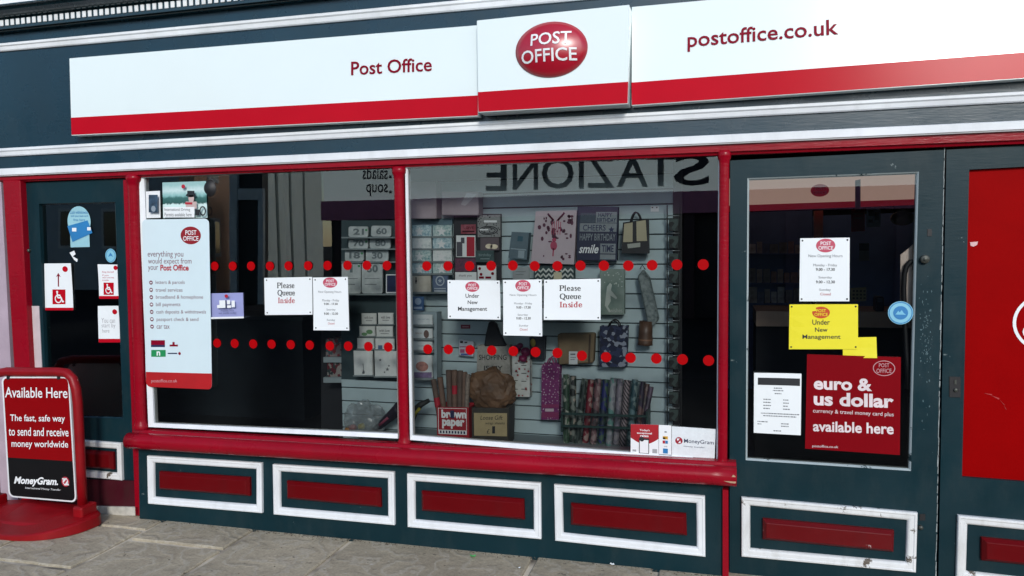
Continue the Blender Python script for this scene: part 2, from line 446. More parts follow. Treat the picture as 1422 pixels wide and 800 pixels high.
# cornice with dentils; modelled in metres above the solved top line
zc = U(30, 37, -.02).z; xa, xb = U(XL, 100).x, U(XR, 300).x
def hrun(prof, name, mat, x0=xa, x1=xb):
    m = MB(); m.loft([[Vector((x, y, z)) for y, z in prof] for x in (x0, x1)], True, True); return m.build(name, mat, shop)
zt0 = U(8, 5, -.13).z; ks = (zt0-zc-.055)/.135
hrun([(.12,zc-.014),(-.008,zc-.014),(-.012,zc-.010),(-.012,zc-.004),(-.018,zc-.002),(-.03,zc-.006),(-.03,zc+.055),(-.06,zc+.055+.005*ks),(-.065,zc+.055+.02*ks),(-.08,zc+.055+.035*ks),(-.10,zc+.055+.07*ks),(-.11,zc+.055+.11*ks),(-.13,zc+.055+.115*ks),(-.13,zc+.055+.135*ks),(.12,zc+.055+.15*ks)], 'cornice', paint('glossy_teal_cornice', TEAL, rough=.22, bump=.1, spec=.8))
m = MB()
a, b = U(4.2, 30, -.06), U(193, 9.8, -.06)
sp = (b.x-a.x)/24.0*1.0
x = xa
n0 = int((a.x-xa)/sp)
x = a.x-n0*sp
while x < xb:
    m.box((x-sp*.31, -.0365, zc+.010), (x+sp*.31, -.030, zc+.046)); x += sp
m.build('dentil_course', M_white, shop, bevel=.002)
m = MB(); m.box((xa, .06, zt0-.02), (xb, .16, zc+1.0)); m.build('upper_wall', plain('white_render', (.78,.79,.80), .8, .06, 3, .3), shop)
# red head under the beam
run(ext((0,245.5),(1422,182.5),XL), ext((0,245.5),(1422,182.5),XR), ext((190,249),(1000,223),XL), ext((1016,222),(1422,203),XR),
    [(0,-.0),(0,-.03),(.72,-.03),(.78,-.018),(1,-.012),(1,.03)], 'window_head', M_red, shop, YF+.005)

# pilasters and mullions: half-round red posts with a small ring at head and foot
def post(top, bot, wpx, Y, name='pilaster', ring=True, rr=1.0):
    a, b = U(*top, Y), U(*bot, Y); r = (U(top[0]+wpx/2, top[1], Y)-a).x*rr
    m = MB(); n = 14
    def loop(p, r, d=1):
        return [p+Vector((r*math.cos(t), -d*r*math.sin(t)-.0, 0)) for t in [math.pi*i/n for i in range(n+1)]]+[p+Vector((-r,.05,0)), p+Vector((r,.05,0))]
    ls = []
    for t, k in ([(0,1.3),(.012,1.36),(.022,1.3),(.03,1.08),(.045,1.0),(.5,1.0),(.955,1.0),(.968,1.08),(.978,1.3),(.988,1.36),(1,1.3)] if ring else [(0,1),(1,1)]):
        ls.append(loop(pt_in(a, b, t), r*k, .8))
    m.loft(ls, True, True, True)
    o = m.build(name, M_red if Y > -1 else M_red, shop)
    return o
post((184.5,243), (195.5,598), 13, .02)
post((553.5,232), (561,622), 13, .02, 'mullion')
post((1006,209), (1003,656), 14, .02)
m = MB(); m.slab([(3,250),(27,250),(43,560),(22,560)], .0, .10); m.slab([(22,559),(43,559),(49,716),(30,716)], .0, .10)
m.build('door_post', M_red, shop, bevel=.006)
m = MB(); m.slab([(171,250),(179,250),(196,716),(188,716)], .02, .1); m.build('door_post', M_red, shop)
m = MB(); m.slab([(1003.5,680),(1011.5,681),(1012,812),(1003.5,811)], -.02, .10); m.build('plinth_strip', M_red, shop)

# sill
A, B = U(172, 600, -.10), U(1023, 662, -.10)
zt, x0, x1 = (A.z+B.z)/2, A.x, B.x
zA, zB = U(172, 598, -.08).z, U(1021, 645, -.08).z
def sill_loop(x):
    t = (x-x0)/(x1-x0); z = zA+(zB-zA)*t
    p = [(.06,-.012),(.03,-.012),(.008,-.013),(-.004,-.010),(-.014,-.008),(-.022,-.014),(-.024,-.024),(-.028,-.026)]
    n = 10
    for i in range(n+1):
        a = math.radians(118-218*i/n); p.append((-.064-.047*math.cos(a), -.062+.047*math.sin(a)))
    p += [(-.03,-.110),(-.004,-.116),(.06,-.116)]
    return [Vector((x, y, z+dz)) for y, dz in p]
N = 30
sm = MB(); sm.loft([sill_loop(x0+(x1-x0)*i/N) for i in range(N+1)], True, True, True)
sill = sm.build('sill', M_red_chip, shop, 'red bullnose window sill with bare wood at one end')
for p in sill.data.polygons: p.use_smooth = len(p.vertices) == 4
m = MB()   # bare wood at the broken end of the sill
c = U(1017, 667, -.165)
pts = [(1005,668),(1010,666.5),(1014,665),(1018,659.5),(1021,661),(1022.5,667),(1021.5,671.5),(1015,671),(1009,669.5)]
m.prism([U(px, py, -.1095) for px, py in pts], .004); m.build('bare_wood_patch', plain('bare_wood', (.42,.27,.17), .8, .3, 40), sill)

# stall riser
YR = 0.0
m = MB(); m.slab([(192,612),(1004,668),(1004,830),(194,735)], YR, .12); riser = m.build('stall_riser', M_teal_worn, shop)
PX = [[(207,632),(365.6,641.9),(366.3,711.2),(208.5,698.2)], [(381,643.7),(548.8,654.3),(549.7,727.9),(382.3,713)],
      [(567,656.7),(751.8,669.6),(752.5,747.2),(567.8,730.4)], [(770.3,671.5),(979,687.7),(979.6,771.5),(771.9,749.2)]]
FX = [[(224,653.5),(349,662),(349.5,687.5),(224.5,678)], [(400.5,666.5),(530,677),(531,703),(401,691)],
      [(587,680.5),(728.5,692),(729.5,720),(587.5,707.5)], [(793.5,697.5),(953,712),(954,742),(794,727)]]
for q, f in zip(PX, FX):
    moulding(q, YR, FRAME_PROF).build('panel_moulding', M_white, riser)
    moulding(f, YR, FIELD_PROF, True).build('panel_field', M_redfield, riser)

# windows: white bead, pane
YG = .05
def window(q, bead, name='window', mat=M_glass, bm_=M_white, parent=None):
    w = [U(*p, YG-.02) for p in q]
    bl, bt, br, bb = bead
    i = [w[0]+Vector((bl,0,-bt)), w[1]+Vector((-br,0,-bt)), w[2]+Vector((-br,0,bb)), w[3]+Vector((bl,0,bb))]
    m = MB(); m.loft([dy(w,.05), w, dy(i,.012), dy(i,.05), dy(w,.05)])
    o = m.build(name, bm_, parent or shop)
    g = MB(); g.face(dy(i, .024)[::-1]); g.build('pane', mat, o); return o
window([(192,246),(547.5,231),(552.5,609),(206,593)], (.030,.004,.004,.022), 'window_frame')
window([(562.5,232),(999.5,214),(996.5,645),(569.5,611)], (.009,.004,.006,.022), 'window_frame')

# ---- entrance door beside the pavement sign (narrow one)
YD = .045
dL = MB(); W4 = [(30,254),(173,248),(188,700),(52,700)]
g4 = [(54,283),(160,280.5),(171,582),(65,578)]
def holed(m, outer, hole, Y, t):
    o = [U(*p, Y) for p in outer]; h = [U(*p, Y) for p in hole]
    m.loft([dy(o,t), o, h, dy(h,t), dy(o,t)]); return m
holed(dL, W4, g4, YD, .05); d1 = dL.build('door', M_teal_worn, shop, 'narrow teal door with wheelchair access notices')
h = [U(*p, YD+.012) for p in g4]
m = MB(); m.loft([dy(h,0), dy(inset(h,.008),.006), dy(inset(h,.008),.02)]); m.build('glazing_bead', M_teal, d1)
m = MB(); m.face([U(*p, YD+.025) for p in g4][::-1]); m.build('pane', M_doorglass, d1)
moulding([(70,607),(171,614.5),(172.5,666),(72,657)], YD, FRAME_PROF).build('panel_moulding', M_white_worn, d1)
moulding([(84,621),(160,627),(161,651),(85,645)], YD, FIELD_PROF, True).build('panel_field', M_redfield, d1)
m = MB(); m.oval(U(39,348,YD-.012), .011, .011, 16, .006, .012); m.build('door_knob', M_brass, d1)
m = MB(); m.slab([(39,425),(54,425),(62,590),(46,590)], YD-.004, .004); m.build('push_plate', plain('pinkish_white_plate', (.55,.47,.48), .5, .15), d1, 'pale scuffed push plate')
m = MB(); m.slab([(52,664),(189.5,668),(191,707),(54,703)], YD-.012, .03); m.build('kick_board', M_maroon, d1)
m = MB(); m.slab([(50,702),(192,704.5),(192.5,716),(50,716)], .02, .2); m.build('threshold', plain('worn_stone_step', (.45,.43,.38), .8, .3, 14, .3), shop)

# ---- main double doors
YB = .045
m = MB(); holed(m, [(1014,223),(1311.5,208),(1299.5,835),(1013,822)], [(1038,247.5),(1276,238.5),(1265,654),(1035.5,639)], YB, .05)
d2 = m.build('door', M_teal_worn, shop, 'worn teal door with big glass pane and paper notices')
h = [U(*p, YB) for p in [(1038,247.5),(1276,238.5),(1265,654),(1035.5,639)]]
m = MB(); m.loft([dy(h,-.001), dy(inset(h,.005),.004), dy(inset(h,.009),.012), dy(inset(h,.009),.03)]); m.build('glazing_bead', paint('peeling_bead_paint', (.36,.42,.43), chip=.60, chipcol=TEAL, rough=.4), d2)
m = MB(); m.face([p+Vector((0,.0105,0)) for p in h][::-1]); m.build('pane', M_doorglass, d2)
moulding([(1029.5,689),(1273,710.5),(1270.5,793),(1029.5,771)], YB, FRAME_PROF).build('panel_moulding', M_white_worn, d2)
moulding([(1059,718.5),(1240.5,735),(1239.5,764.5),(1059,747)], YB, FIELD_PROF, True).build('panel_field', paint('chipped_red_panel_in_shade', (.12,.001,.003), chip=.655, chipcol=(.55,.42,.4), rough=.4), d2)  # chips are wear; the darker red has shade put into it
m = MB(); m.oval(U(1285,360,YB-.02), .019, .019, 20, .006, .02); m.oval(U(1285.5,360,YB-.028), .008, .008, 12, .002, .01); m.build('lock', M_brass, d2)
m = MB(); m.slab([(1288,318),(1294,318),(1294,328),(1288,328)], YB-.003, .003); m.build('keyhole', M_black, d2)
m = MB(); m.slab([(1277,714),(1285,714),(1285,723),(1277,723)], YB-.003, .003); m.build('bolt_hole', M_black, d2)
m = MB(); m.oval(U(1279,733,YB-.012), .010, .010, 16, .005, .012); m.build('screw_cover', M_brass, d2)
# scuffs in the paint of the meeting stile: bare primer shows in irregular patches
m = MB()
rs_ = random.Random(21)
for k in range(95):
    px, py = 1285+rs_.gauss(0, 5.5), (472+rs_.gauss(0, 34) if k < 80 else rs_.uniform(330, 640))
    if not 1274 < px < 1303: continue
    c = U(px, py, YB-.0015); sx, sz = rs_.uniform(.001,.004), rs_.uniform(.002,.009)
    m.face([c+Vector((sx*rs_.uniform(.4,1)*math.cos(2*math.pi*i/7), 0, -sz*rs_.uniform(.4,1)*math.sin(2*math.pi*i/7))) for i in range(7)])
m.build('paint_scuff', plain('worn_primer', (.06,.11,.125), .7, .5, 60), d2)
m = MB(); holed(m, [(1314.5,208),(1640,190),(1630,870),(1302.5,835)], [(1346,235.5),(1600,222),(1592,682),(1336,662.5)], YB, .05)
d3 = m.build('door', M_teal_worn, shop, 'second teal door with its glass covered in red vinyl')
moulding([(1329,714),(1585,738),(1584,833),(1326.5,803)], YB, FRAME_PROF).build('panel_moulding', M_white_worn, d3)
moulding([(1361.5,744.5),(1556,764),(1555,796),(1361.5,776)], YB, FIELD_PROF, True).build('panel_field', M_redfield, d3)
m = MB(); m.slab([(1318.5,523),(1334,523.5),(1334,552),(1318.5,551.5)], YB-.004, .004); lk = m.build('lock_plate', M_black, d3)
m = MB(); m.oval(U(1327.5,542,YB-.010), .008, .009, 16, .003, .008); m.slab([(1325.5,528),(1328.5,528),(1328.5,534),(1325.5,534)], YB-.008, .004); m.build('lock_cylinder', M_brass, d3)
m = MB(); m.flat([(1344,235),(1600,222),(1594,684),(1334.5,663.5)], YB+.02); pv = m.build('vinyl_panel', M_posterbig, d3)
c = U(1462, 448.5, YB+.018); rx = (U(1462,448.5,YB)-U(1406,448.5,YB)).x; rz = (U(1462,408,YB)-U(1462,448.5,YB)).z
m = MB(); m.ring(c, rx, rz*1.08, .013); m.text('POST', (1432,428,1492,445), YB+.018, .01); m.text('OFFICE', (1420,452,1506,470), YB+.018, .01); m.build('logo', M_w, d3)
m = MB(); m.flat([(1347,336.5),(1358,335.5),(1357,340),(1352,342.5),(1348,341.5)], YB+.018); m.build('sticker_or_reflection', plain('sticker_residue', (.7,.45,.45), .8), d3)
m = MB()
for pts in ([(1366,546),(1378,547.5),(1377,549)],[(1376,549),(1388,553),(1387,555)],[(1388,555),(1396,563),(1394,562)],[(1394,563),(1398,569),(1396.5,568)]): m.flat(pts, YB+.018)
m.build('scratch', plain('vinyl_scratch', (.42,.03,.03), .6), d3)
# chipped line of old paint down the meeting edges
m = MB()
for i in range(46):
    t = i/46; px = 1312.6-12.4*t; py = 214+612*t
    c = U(px-.8-1.2*abs(noise.noise(Vector((i*.7,3,1)))), py, YB-.0015); w = .0022+.005*max(0, noise.noise(Vector((i*1.3,1,7))))*(1 if t > .25 else .3)
    l = random.uniform(.012, .03)
    m.face([c+Vector((-w,0,-l)), c+Vector((w*.3,0,-l*1.1)), c+Vector((w*.6,0,l*.9)), c+Vector((-w*.7,0,l))])
m.build('edge_wear', plain('rubbed_edge', (.26,.29,.29), .7, .5, 30), d2)

# wall pier and its continuation beyond both ends so that the building does not stop at the frame
m = MB(); p = U(3.5, 400, 0.0); m.box((xa, .0, -.2), (p.x-.16, .16, U(0,246,0).z)); m.build('end_pier', plain('pale_lilac_render', (.40,.33,.38), .8, .1, 3, .2), shop)
m = MB(); m.box((p.x-.16, .02, -.2), (p.x+.01, .14, U(0,247,0).z)); m.build('pier_trim', M_navy if False else plain('pale_pink_board', (.42,.33,.39), .5), shop)
m = MB(); q = U(1640, 400, YB).x; m.box((q, .04, -.2), (xb, .16, U(1422,200,0).z-.02)); m.build('end_panel', M_teal, shop)

# interior shell
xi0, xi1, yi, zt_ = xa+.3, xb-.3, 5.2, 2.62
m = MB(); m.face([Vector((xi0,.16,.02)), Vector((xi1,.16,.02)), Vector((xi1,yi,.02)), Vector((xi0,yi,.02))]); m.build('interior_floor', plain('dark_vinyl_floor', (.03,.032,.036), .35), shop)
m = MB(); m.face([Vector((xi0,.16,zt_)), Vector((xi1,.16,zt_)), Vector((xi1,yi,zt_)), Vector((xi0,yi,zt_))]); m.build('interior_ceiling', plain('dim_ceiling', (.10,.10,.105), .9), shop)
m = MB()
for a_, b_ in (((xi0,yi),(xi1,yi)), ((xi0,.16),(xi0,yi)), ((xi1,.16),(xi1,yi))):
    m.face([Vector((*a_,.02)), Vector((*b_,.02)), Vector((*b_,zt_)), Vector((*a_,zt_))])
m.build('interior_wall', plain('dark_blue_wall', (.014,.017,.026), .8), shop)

# ------------------------------------------------------------------ sign boards over the windows
def board(name, q, qs, Y, t, label):
    m = MB(); m.slab(q, Y, t); o = m.build(name, M_sign, None, label, 'sign', 'sign boards along the fascia', bevel=.002)
    TL, TR, BR, BL = q
    m = MB(); m.slab([qs[0], qs[1], (BR[0]-.4, BR[1]-1.2), (BL[0]+.4, BL[1]-1.2)], Y-.0015, .0015); m.build('stripe', M_signred, o)
    return o
YS1, YS2 = -.035, -.095
s1 = board('sign_board', [(96,81),(663,35),(664,161.5),(99,188.5)], [(98.5,163.5),(663.5,132.5)], YS1, .06, 'long white sign board with a red stripe lettered Post Office at its end')
m = MB(); m.text('Post Office', (487.5,85.5,599.3,79.5,599.3,98.5,487.5,104.5), YS1-.004, .008, .004); m.build('lettering', M_let, s1)
s3 = board('sign_board', [(875.5,5.0),(1700,-72),(1700,90),(877,147)], [(876.5,114),(1700,50.3)], YS1, .06, 'long white sign board with a red stripe bearing a web address')
m = MB(); m.text('postoffice.co.uk', (954.5,42,1165.5,22.5,1165.5,52,954.5,70), YS1-.004, .010, .004); m.build('lettering', M_let, s3)
def lean(o, z0=None):
    if z0 is None: z0 = WL[o.name].z
    w = WL[o.name]
    for v in o.data.vertices: v.co.y += (v.co.z+w.z-z0)*math.tan(LEAN)
    for c in o.children: lean(c, z0)
lean(s3)
s2 = board('sign_board', [(662,28.5),(874,6.5),(872,144.5),(664,156.5)], [(663.5,128),(872.3,113.5)], YS2, .12, 'short projecting white sign board with a red oval emblem')
c = U(765.6, 69.3, YS2); rx = (U(816.3,69.3,YS2)-c).x; rz = (U(765.6,30.5,YS2)-c).z
m = MB(); m.oval(Vector((c.x, YS2-.004, c.z)), rx, rz, 64, .05, .006); ov = m.build('oval_emblem', M_oval, s2)
m = MB()
for body, q in (('POST', (739.4,50,795,44.5,795,63.2,739.4,67)), ('OFFICE', (725.6,73.4,802.5,67.6,802.5,85.4,725.6,91))):
    me_ = MB(); me_.text(body, q, YS2, .012)
    for v in me_.v:
        r2 = ((v.x-c.x)/rx)**2+((v.z-c.z)/rz)**2; v.y = YS2-.004-.05*(1-r2)-.003
    m.add(me_.v, me_.f)
m.build('lettering', M_w, ov)

# ------------------------------------------------------------------ papers and stickers on the glass
YP = .047                                                          # on the street face of the panes (panes lie at y = .054)
TH = .0012
def sheet(name, q, mat, label, cat, Y=YP, group=None, t=TH):
    m = MB(); m.slab(quad(q), Y, t); return m.build(name, mat, None, label, cat, group)
def prints(o, Y, mat, *items, name='lettering', bold=0):
    m = MB()
    for it in items:
        if isinstance(it[0], str): m.text(it[0], it[1], Y-.001, it[2] if len(it) > 2 else bold)
        else: m.flat(quad(it), Y-.001)
    return m.build(name, mat, o)
def logo(o, cx, cy, rx, ry, Y, fill=M_pink, txt=M_w, dz=.0008):
    c = U(cx, cy, Y-dz); a = (U(cx+rx, cy, Y)-U(cx, cy, Y)).x; b = (U(cx, cy-ry, Y)-U(cx, cy, Y)).z
    m = MB(); m.oval(c, a, b, 28); g = m.build('logo', fill, o)
    m = MB(); m.text('POST', (cx-rx*.52, cy-ry*.58, cx+rx*.56, cy-ry*.06), Y-dz-.0006, .01); m.text('OFFICE', (cx-rx*.74, cy+ry*.08, cx+rx*.76, cy+ry*.6), Y-dz-.0006, .01)
    m.build('logo_lettering', txt, g); return g
def pins(o, q, Y, d=3.2):
    m = MB(); TL, TR, BR, BL = quad(q)
    for (x, y), (sx, sy) in zip((TL, TR, BR, BL), ((1,1),(-1,1),(-1,-1),(1,-1))):
        m = MB(); m.oval(U(x+sx*d, y+sy*d, Y-.0012), .0042, .0042, 10, .002); m.build('fixing_dot', M_ink, o)

# serif capitals and letters drawn as strokes with slab feet, for the queue notices
SERIF = {'P': [(0,0,0,10,2),(0,10,5,9.6,1.1),(5,9.6,6.2,7.6,2),(6.2,7.6,5,5.4,2),(5,5.4,0,5,1.1)],
 'Q': [(0,5,1.4,9,2),(1.4,9,4.5,10,1.2),(4.5,10,7.6,9,1.2),(7.6,9,9,5,2),(9,5,7.6,1,2),(7.6,1,4.5,0,1.2),(4.5,0,1.4,1,1.2),(1.4,1,0,5,2),(4.5,0,9,-2.2,1.6)],
 'I': [(0,0,0,10,2)], 'l': [(0,0,0,10.6,1.8)], 'i': [(0,0,0,6.6,1.8),(0,8.6,0,9.8,1.8)],
 'e': [(0,3.5,4.6,3.7,1),(4.6,3.7,3.8,6,1.5),(3.8,6,2.2,6.8,1),(2.2,6.8,.4,5.6,1.4),(.4,5.6,0,3.4,1.8),(0,3.4,.8,.8,1.8),(.8,.8,2.6,0,1.1),(2.6,0,4.8,1.4,1)],
 'a': [(.3,5.6,2,6.8,1.2),(2,6.8,3.6,5.6,1.5),(3.6,5.6,3.6,.2,1.8),(3.6,3.8,.4,2.6,1.1),(.4,2.6,.2,.8,1.7),(.2,.8,1.6,0,1.1),(1.6,0,3.6,1.4,1)],
 's': [(3.6,5.8,1.8,6.8,1.1),(1.8,6.8,.3,5.4,1.5),(.3,5.4,3.4,2.6,1.7),(3.4,2.6,3.5,1,1.5),(3.5,1,1.8,0,1.1),(1.8,0,.1,1.2,1.1)],
 'u': [(0,6.6,0,1.4,1.8),(0,1.4,1.6,0,1.2),(1.6,0,4,1.4,1),(4.2,6.6,4.2,0,1.8)],
 'n': [(0,6.6,0,0,1.8),(0,5.2,2.4,6.7,1),(2.4,6.7,4.2,5.2,1.3),(4.2,5.2,4.2,0,1.8)],
 'd': [(4.2,10.4,4.2,0,1.8),(4.2,5.6,2.2,6.7,1),(2.2,6.7,.3,5.4,1.4),(.3,5.4,0,3.2,1.8),(0,3.2,.5,.9,1.8),(.5,.9,2,0,1.1),(2,0,4.2,1.3,1)]}
ADV = {'P': 8.8, 'Q': 11.4, 'I': 4.4, 'l': 3.8, 'i': 3.8, 'e': 6.8, 'a': 6.4, 's': 5.8, 'u': 7.4, 'n': 7.6, 'd': 7.6}
FEET = {'P': [(0,0),(0,10)], 'I': [(0,0),(0,10)], 'l': [(0,0)], 'i': [(0,0)], 'n': [(0,0),(4.2,0)], 'u': [(0,6.6),(4.2,6.6)], 'd': [(4.2,10.4)]}
def serif(m, word, x0, x1, yb, cap, Y):
    """yb: baseline pixel, cap: capital height in pixels"""
    tot = sum(ADV[c] for c in word)-1.5; k = cap/10; kx = (x1-x0)/tot; x = 0.6
    for ch in word:
        segs = list(SERIF[ch])+[(fx-1.5, fy+(.3 if fy < 1 else -.3), fx+1.5, fy+(.3 if fy < 1 else -.3), .9) for fx, fy in FEET.get(ch, [])]
        for ax, ay, bx, by, w in segs:
            d = math.hypot(bx-ax, by-ay) or 1; nx, nz = -(by-ay)/d*w/2, (bx-ax)/d*w/2
            P = lambda gx, gy: U(x0+(x+gx)*kx, yb-gy*k, Y)
            ex, ey = (bx-ax)/d*.35, (by-ay)/d*.35
            m.face([P(ax+nx-ex, ay+nz-ey), P(ax-nx-ex, ay-nz-ey), P(bx-nx+ex, by-nz+ey), P(bx+nx+ex, by+nz+ey)])
        x += ADV[ch]
def queue_notice(q, xs3, ys3, label):
    o = sheet('notice', q, M_paper, label, 'notice', group='paper notices on the glass')
    m = MB(); serif(m, 'Please', *xs3[0], ys3[0], 7.2, YP-.001); serif(m, 'Queue', *xs3[1], ys3[1], 7.2, YP-.001); m.build('lettering', M_ink, o)
    m = MB(); serif(m, 'Inside', *xs3[2], ys3[2], 7.2, YP-.001); m.build('lettering', M_redink, o)
    pins(o, q, YP)
queue_notice((367,386,434,384.5,434,437,368,437.5), [(385.5,408.7),(385.5,409.4),(387,409)], [400,410.2,420.8], 'white Please Queue Inside notice beside the tall poster pane')
queue_notice((755.5,388.5,834,387,834,444.5,755.5,444), [(777.8,806),(777.5,806.5),(778.5,808)], [403.8,415.2,426.6], 'white Please Queue Inside notice in front of the slatted panel')
def hours(q, lg, rows, label, Y=YP):
    o = sheet('notice', q, M_paper, label, 'notice', Y, 'paper notices on the glass')
    logo(o, *lg, Y)
    bodies = ['New Opening Hours', 'Monday - Friday', '9.00 - 17.30', 'Saturday', '9.00 - 12.30', 'Sunday', 'Closed']
    prints(o, Y, M_greyink, *[(b, r) for b, r in zip(bodies[:2]+bodies[3:4]+bodies[5:6], rows[:2]+rows[3:4]+rows[5:6])])
    prints(o, Y, M_ink, *[(b, r, .02) for b, r in zip([bodies[2], bodies[4]], [rows[2], rows[4]])])
    prints(o, Y, M_redink, (bodies[6], rows[6])); pins(o, q, Y); return o
hours((434.5,385.5,483,384.5,485,459,436,458.5), (458.5,392.5,10,7.2), [(442,403.7,474,407.6),(447.5,415.6,471,419.6),(450,420.6,469,423.6),(453.5,428.6,466,432),(450,434,469.5,437.2),(454,443,465.5,446.4),(455.5,447.8,464.5,450.6)], 'white opening hours notice with red oval, beside the mullion pane shelves')
hours((698.5,389,752.5,388,753,467,699.5,465.5), (726.3,397,10.8,8.2), [(708,408.2,745,411.8),(714,420,739,423.6),(717,425.2,737,428.6),(719,435.8,733,439.2),(717,440.4,737,443.8),(721,450.8,733.5,454.2),(722,455.8,732.5,459)], 'white opening hours notice between two wide notices in front of the slatted panel')
hours((1111,331,1180,330,1179.5,418.5,1110,418.5), (1146.5,341,13.5,9.6), [(1122.6,353.3,1170,358.4),(1129.4,366.4,1162.5,371),(1133,372.2,1159.4,376.2),(1136.6,383.6,1155.3,387.6),(1133,389.6,1159.4,393.6),(1137.7,400.8,1153.8,404.8),(1139,406.6,1153.5,410.2)], 'white opening hours notice on the door above the yellow notice')
def management(q, mat, lg, rows, fill, label):
    o = sheet('notice', q, mat, label, 'notice', group='paper notices on the glass'); logo(o, *lg, YP, fill, mat)
    prints(o, YP, M_ink, *zip(('Under','New','Management'), rows), bold=.012); pins(o, q, YP)
management((621.5,389,695,389.5,695,444,622,442.5), M_paper, (656,398.2,9.8,7.2), [(646.5,408,665.5,413.6),(649.5,417.2,663.5,422.4),(636,426,676.5,433.4)], M_pink, 'white Under New Management notice beside the opening hours sheet')
management((1096,422.5,1191.5,422.5,1191.5,485,1095.5,485), M_yellow, (1140,434,12.4,8.2), [(1128,443.8,1152.4,451),(1131.7,454.8,1149.2,461),(1114.3,464.6,1167.3,472.4)], M_orange, 'yellow Under New Management notice on the door')
ys = sheet('notice', (1170,469,1217,468,1217.5,497,1170.5,497), M_yellow, 'plain yellow sheet half hidden behind the yellow notice on the door', 'notice', YP+.004, 'paper notices on the glass')

# euro poster
q = (1120.8,492,1251,496,1249.6,632,1118,623)
o = sheet('poster', q, M_poster, 'dark red euro and us dollar currency poster low on the door', 'poster', group='red and white posters on the glass')
prints(o, YP, plain('pinkish_white_print', (.72,.62,.63), .5), ('euro &', (1130,523.5,1211,526,1211,543.5,1130,541), .035), ('us dollar', (1130,544,1241,548,1241,567,1130,563), .035),
       ('currency & travel money card plus', (1129,567.5,1241,573,1241,580,1129,574.5)), ('available here', (1129,584.5,1241,588,1241,603.5,1129,599), .025), ('postoffice.co.uk', (1128,617.5,1164,619,1164,623.5,1128,622)))
m = MB(); m.ring(U(1227.6,511.5,YP-.001), .047, .036, .0035); m.text('POST', (1220.5,504.5,1235,510), YP-.001, .01); m.text('OFFICE', (1217,512,1238,518), YP-.001, .01); m.build('logo', plain('dim_pink_print', (.5,.25,.27), .5), o)
# licence sheet
q = (1047,517,1113,519,1112,604.5,1046.7,601)
o = sheet('notice', q, M_paper, 'white printed form with a black header strip low on the door', 'notice', group='paper notices on the glass')
Q = quad(q)
prints(o, YP, M_ink, subq(Q,.08,.08,.97,.20), name='header_strip')
m = MB()
for k, (u0, u1, v) in enumerate([(.42,.6,.24),(.4,.62,.28),(.44,.58,.33),(.2,.36,.43),(.62,.74,.43),(.2,.36,.48),(.62,.74,.48),(.2,.36,.53),(.62,.72,.53),(.2,.34,.58),(.62,.76,.58),(.15,.96,.66),(.2,.9,.70),(.08,.2,.8),(.2,.3,.8),(.58,.74,.82),(.58,.74,.86),(.08,.16,.84),(.42,.58,.94)]):
    u = u0
    while u < u1:
        w = min(random.uniform(.012,.05), u1-u); m.flat(subq(Q, u, v, u+w, v+.016), YP-.001); u += w+.010
m.build('print_lines', M_greyink, o)

# tall services poster
def rounded(q, Y, r, t=TH):
    w = [U(*p, Y) for p in quad(q)]; pts = []
    for i, (a0, sx, sz) in enumerate(((180,1,-1),(90,-1,-1),(0,-1,1),(270,1,1))):
        c = w[i]+Vector((sx*r,0,sz*r))
        for k in range(6):
            a = math.radians(a0-90*k/5); pts.append(c+Vector((r*math.cos(a),0,r*math.sin(a))))
    return MB().prism(pts, t)
YP = .026                                                          # these overlap the white bead and hang just inside the pane
q = (197,305,290,303.5,294.5,541,203,537)
o = rounded(q, YP, .03).build('poster', plain('pale_blue_white_card', (.62,.74,.78), .55, .02), None, 'tall white poster listing services, with rounded corners and red foot', 'poster', 'red and white posters on the glass')
Q = quad(q)
w = [U(*p, YP-.001) for p in quad((202.6,516.5,294,518.8,294.5,541,203,537))]; pts = [w[0], w[1]]
for c, a0 in ((w[2]+Vector((-.03,0,.03)), 0), (w[3]+Vector((.03,0,.03)), 270)):
    for k in range(6):
        a = math.radians(a0-90*k/5); pts.append(c+Vector((.03*math.cos(a),0,.03*math.sin(a))))
m = MB(); m.face(pts); ft = m.build('red_foot', plain('bright_red_print', (.42,.006,.01), .5), o)
prints(o, YP-.001, plain('faint_pink_print', (.6,.3,.32), .5), ('postoffice.co.uk', (210,526.5,246,532.5)))
logo(o, 264.8, 327, 14.2, 12.4, YP, plain('deep_red_print', (.27,.004,.012), .5), M_w)
prints(o, YP, plain('plum_print', (.20,.10,.13), .6), ('everything you', (205,348.5,254.5,359)), ('would expect from', (205.6,358.5,266,368.5)), ('your', (205.6,369.5,219.6,377.5)),
       *[(b, (x0,y0,x1,y1)) for b, x0, y0, x1, y1 in (('letters & parcels',216,389.6,256.5,395.8),('travel services',216,400,253.5,405.2),('broadband & homephone',216.5,410,282,416.4),('bill payments',216.5,420.2,250.5,426.8),('cash deposits & withdrawals',217,430.6,286,437),('passport check & send',217.5,441,275.5,447.4),('car tax',217.5,451,235.5,456.6))])
prints(o, YP, M_redink, ('Post Office', (222.6,367.5,262,376), .03))
m = MB()
for i, y in enumerate((392.5,402.6,412.8,423,433.2,443.4,453.6)): m.oval(U(209.6+.25*i, y, YP-.001), .0125, .0125, 14)
bl = m.build('bullet_icon', plain('dark_plum_print', (.14,.02,.05), .6), o)
m = MB()
for i, y in enumerate((392.5,402.6,412.8,423,433.2,443.4,453.6)): m.flat((208.3+.25*i, y-.8-(i % 2)*.5, 211+.25*i, y+.9), YP-.0018)
m.build('icon_mark', M_w, bl)
prints(o, YP, M_let, (209.6,472.5,229,479), (235.5,478.6,247,481.2), (239.5,475,242.5,478.6), name='emblem'); prints(o, YP, M_navy, (209.6,479,229,482), (233,490,246,491.6), name='emblem')
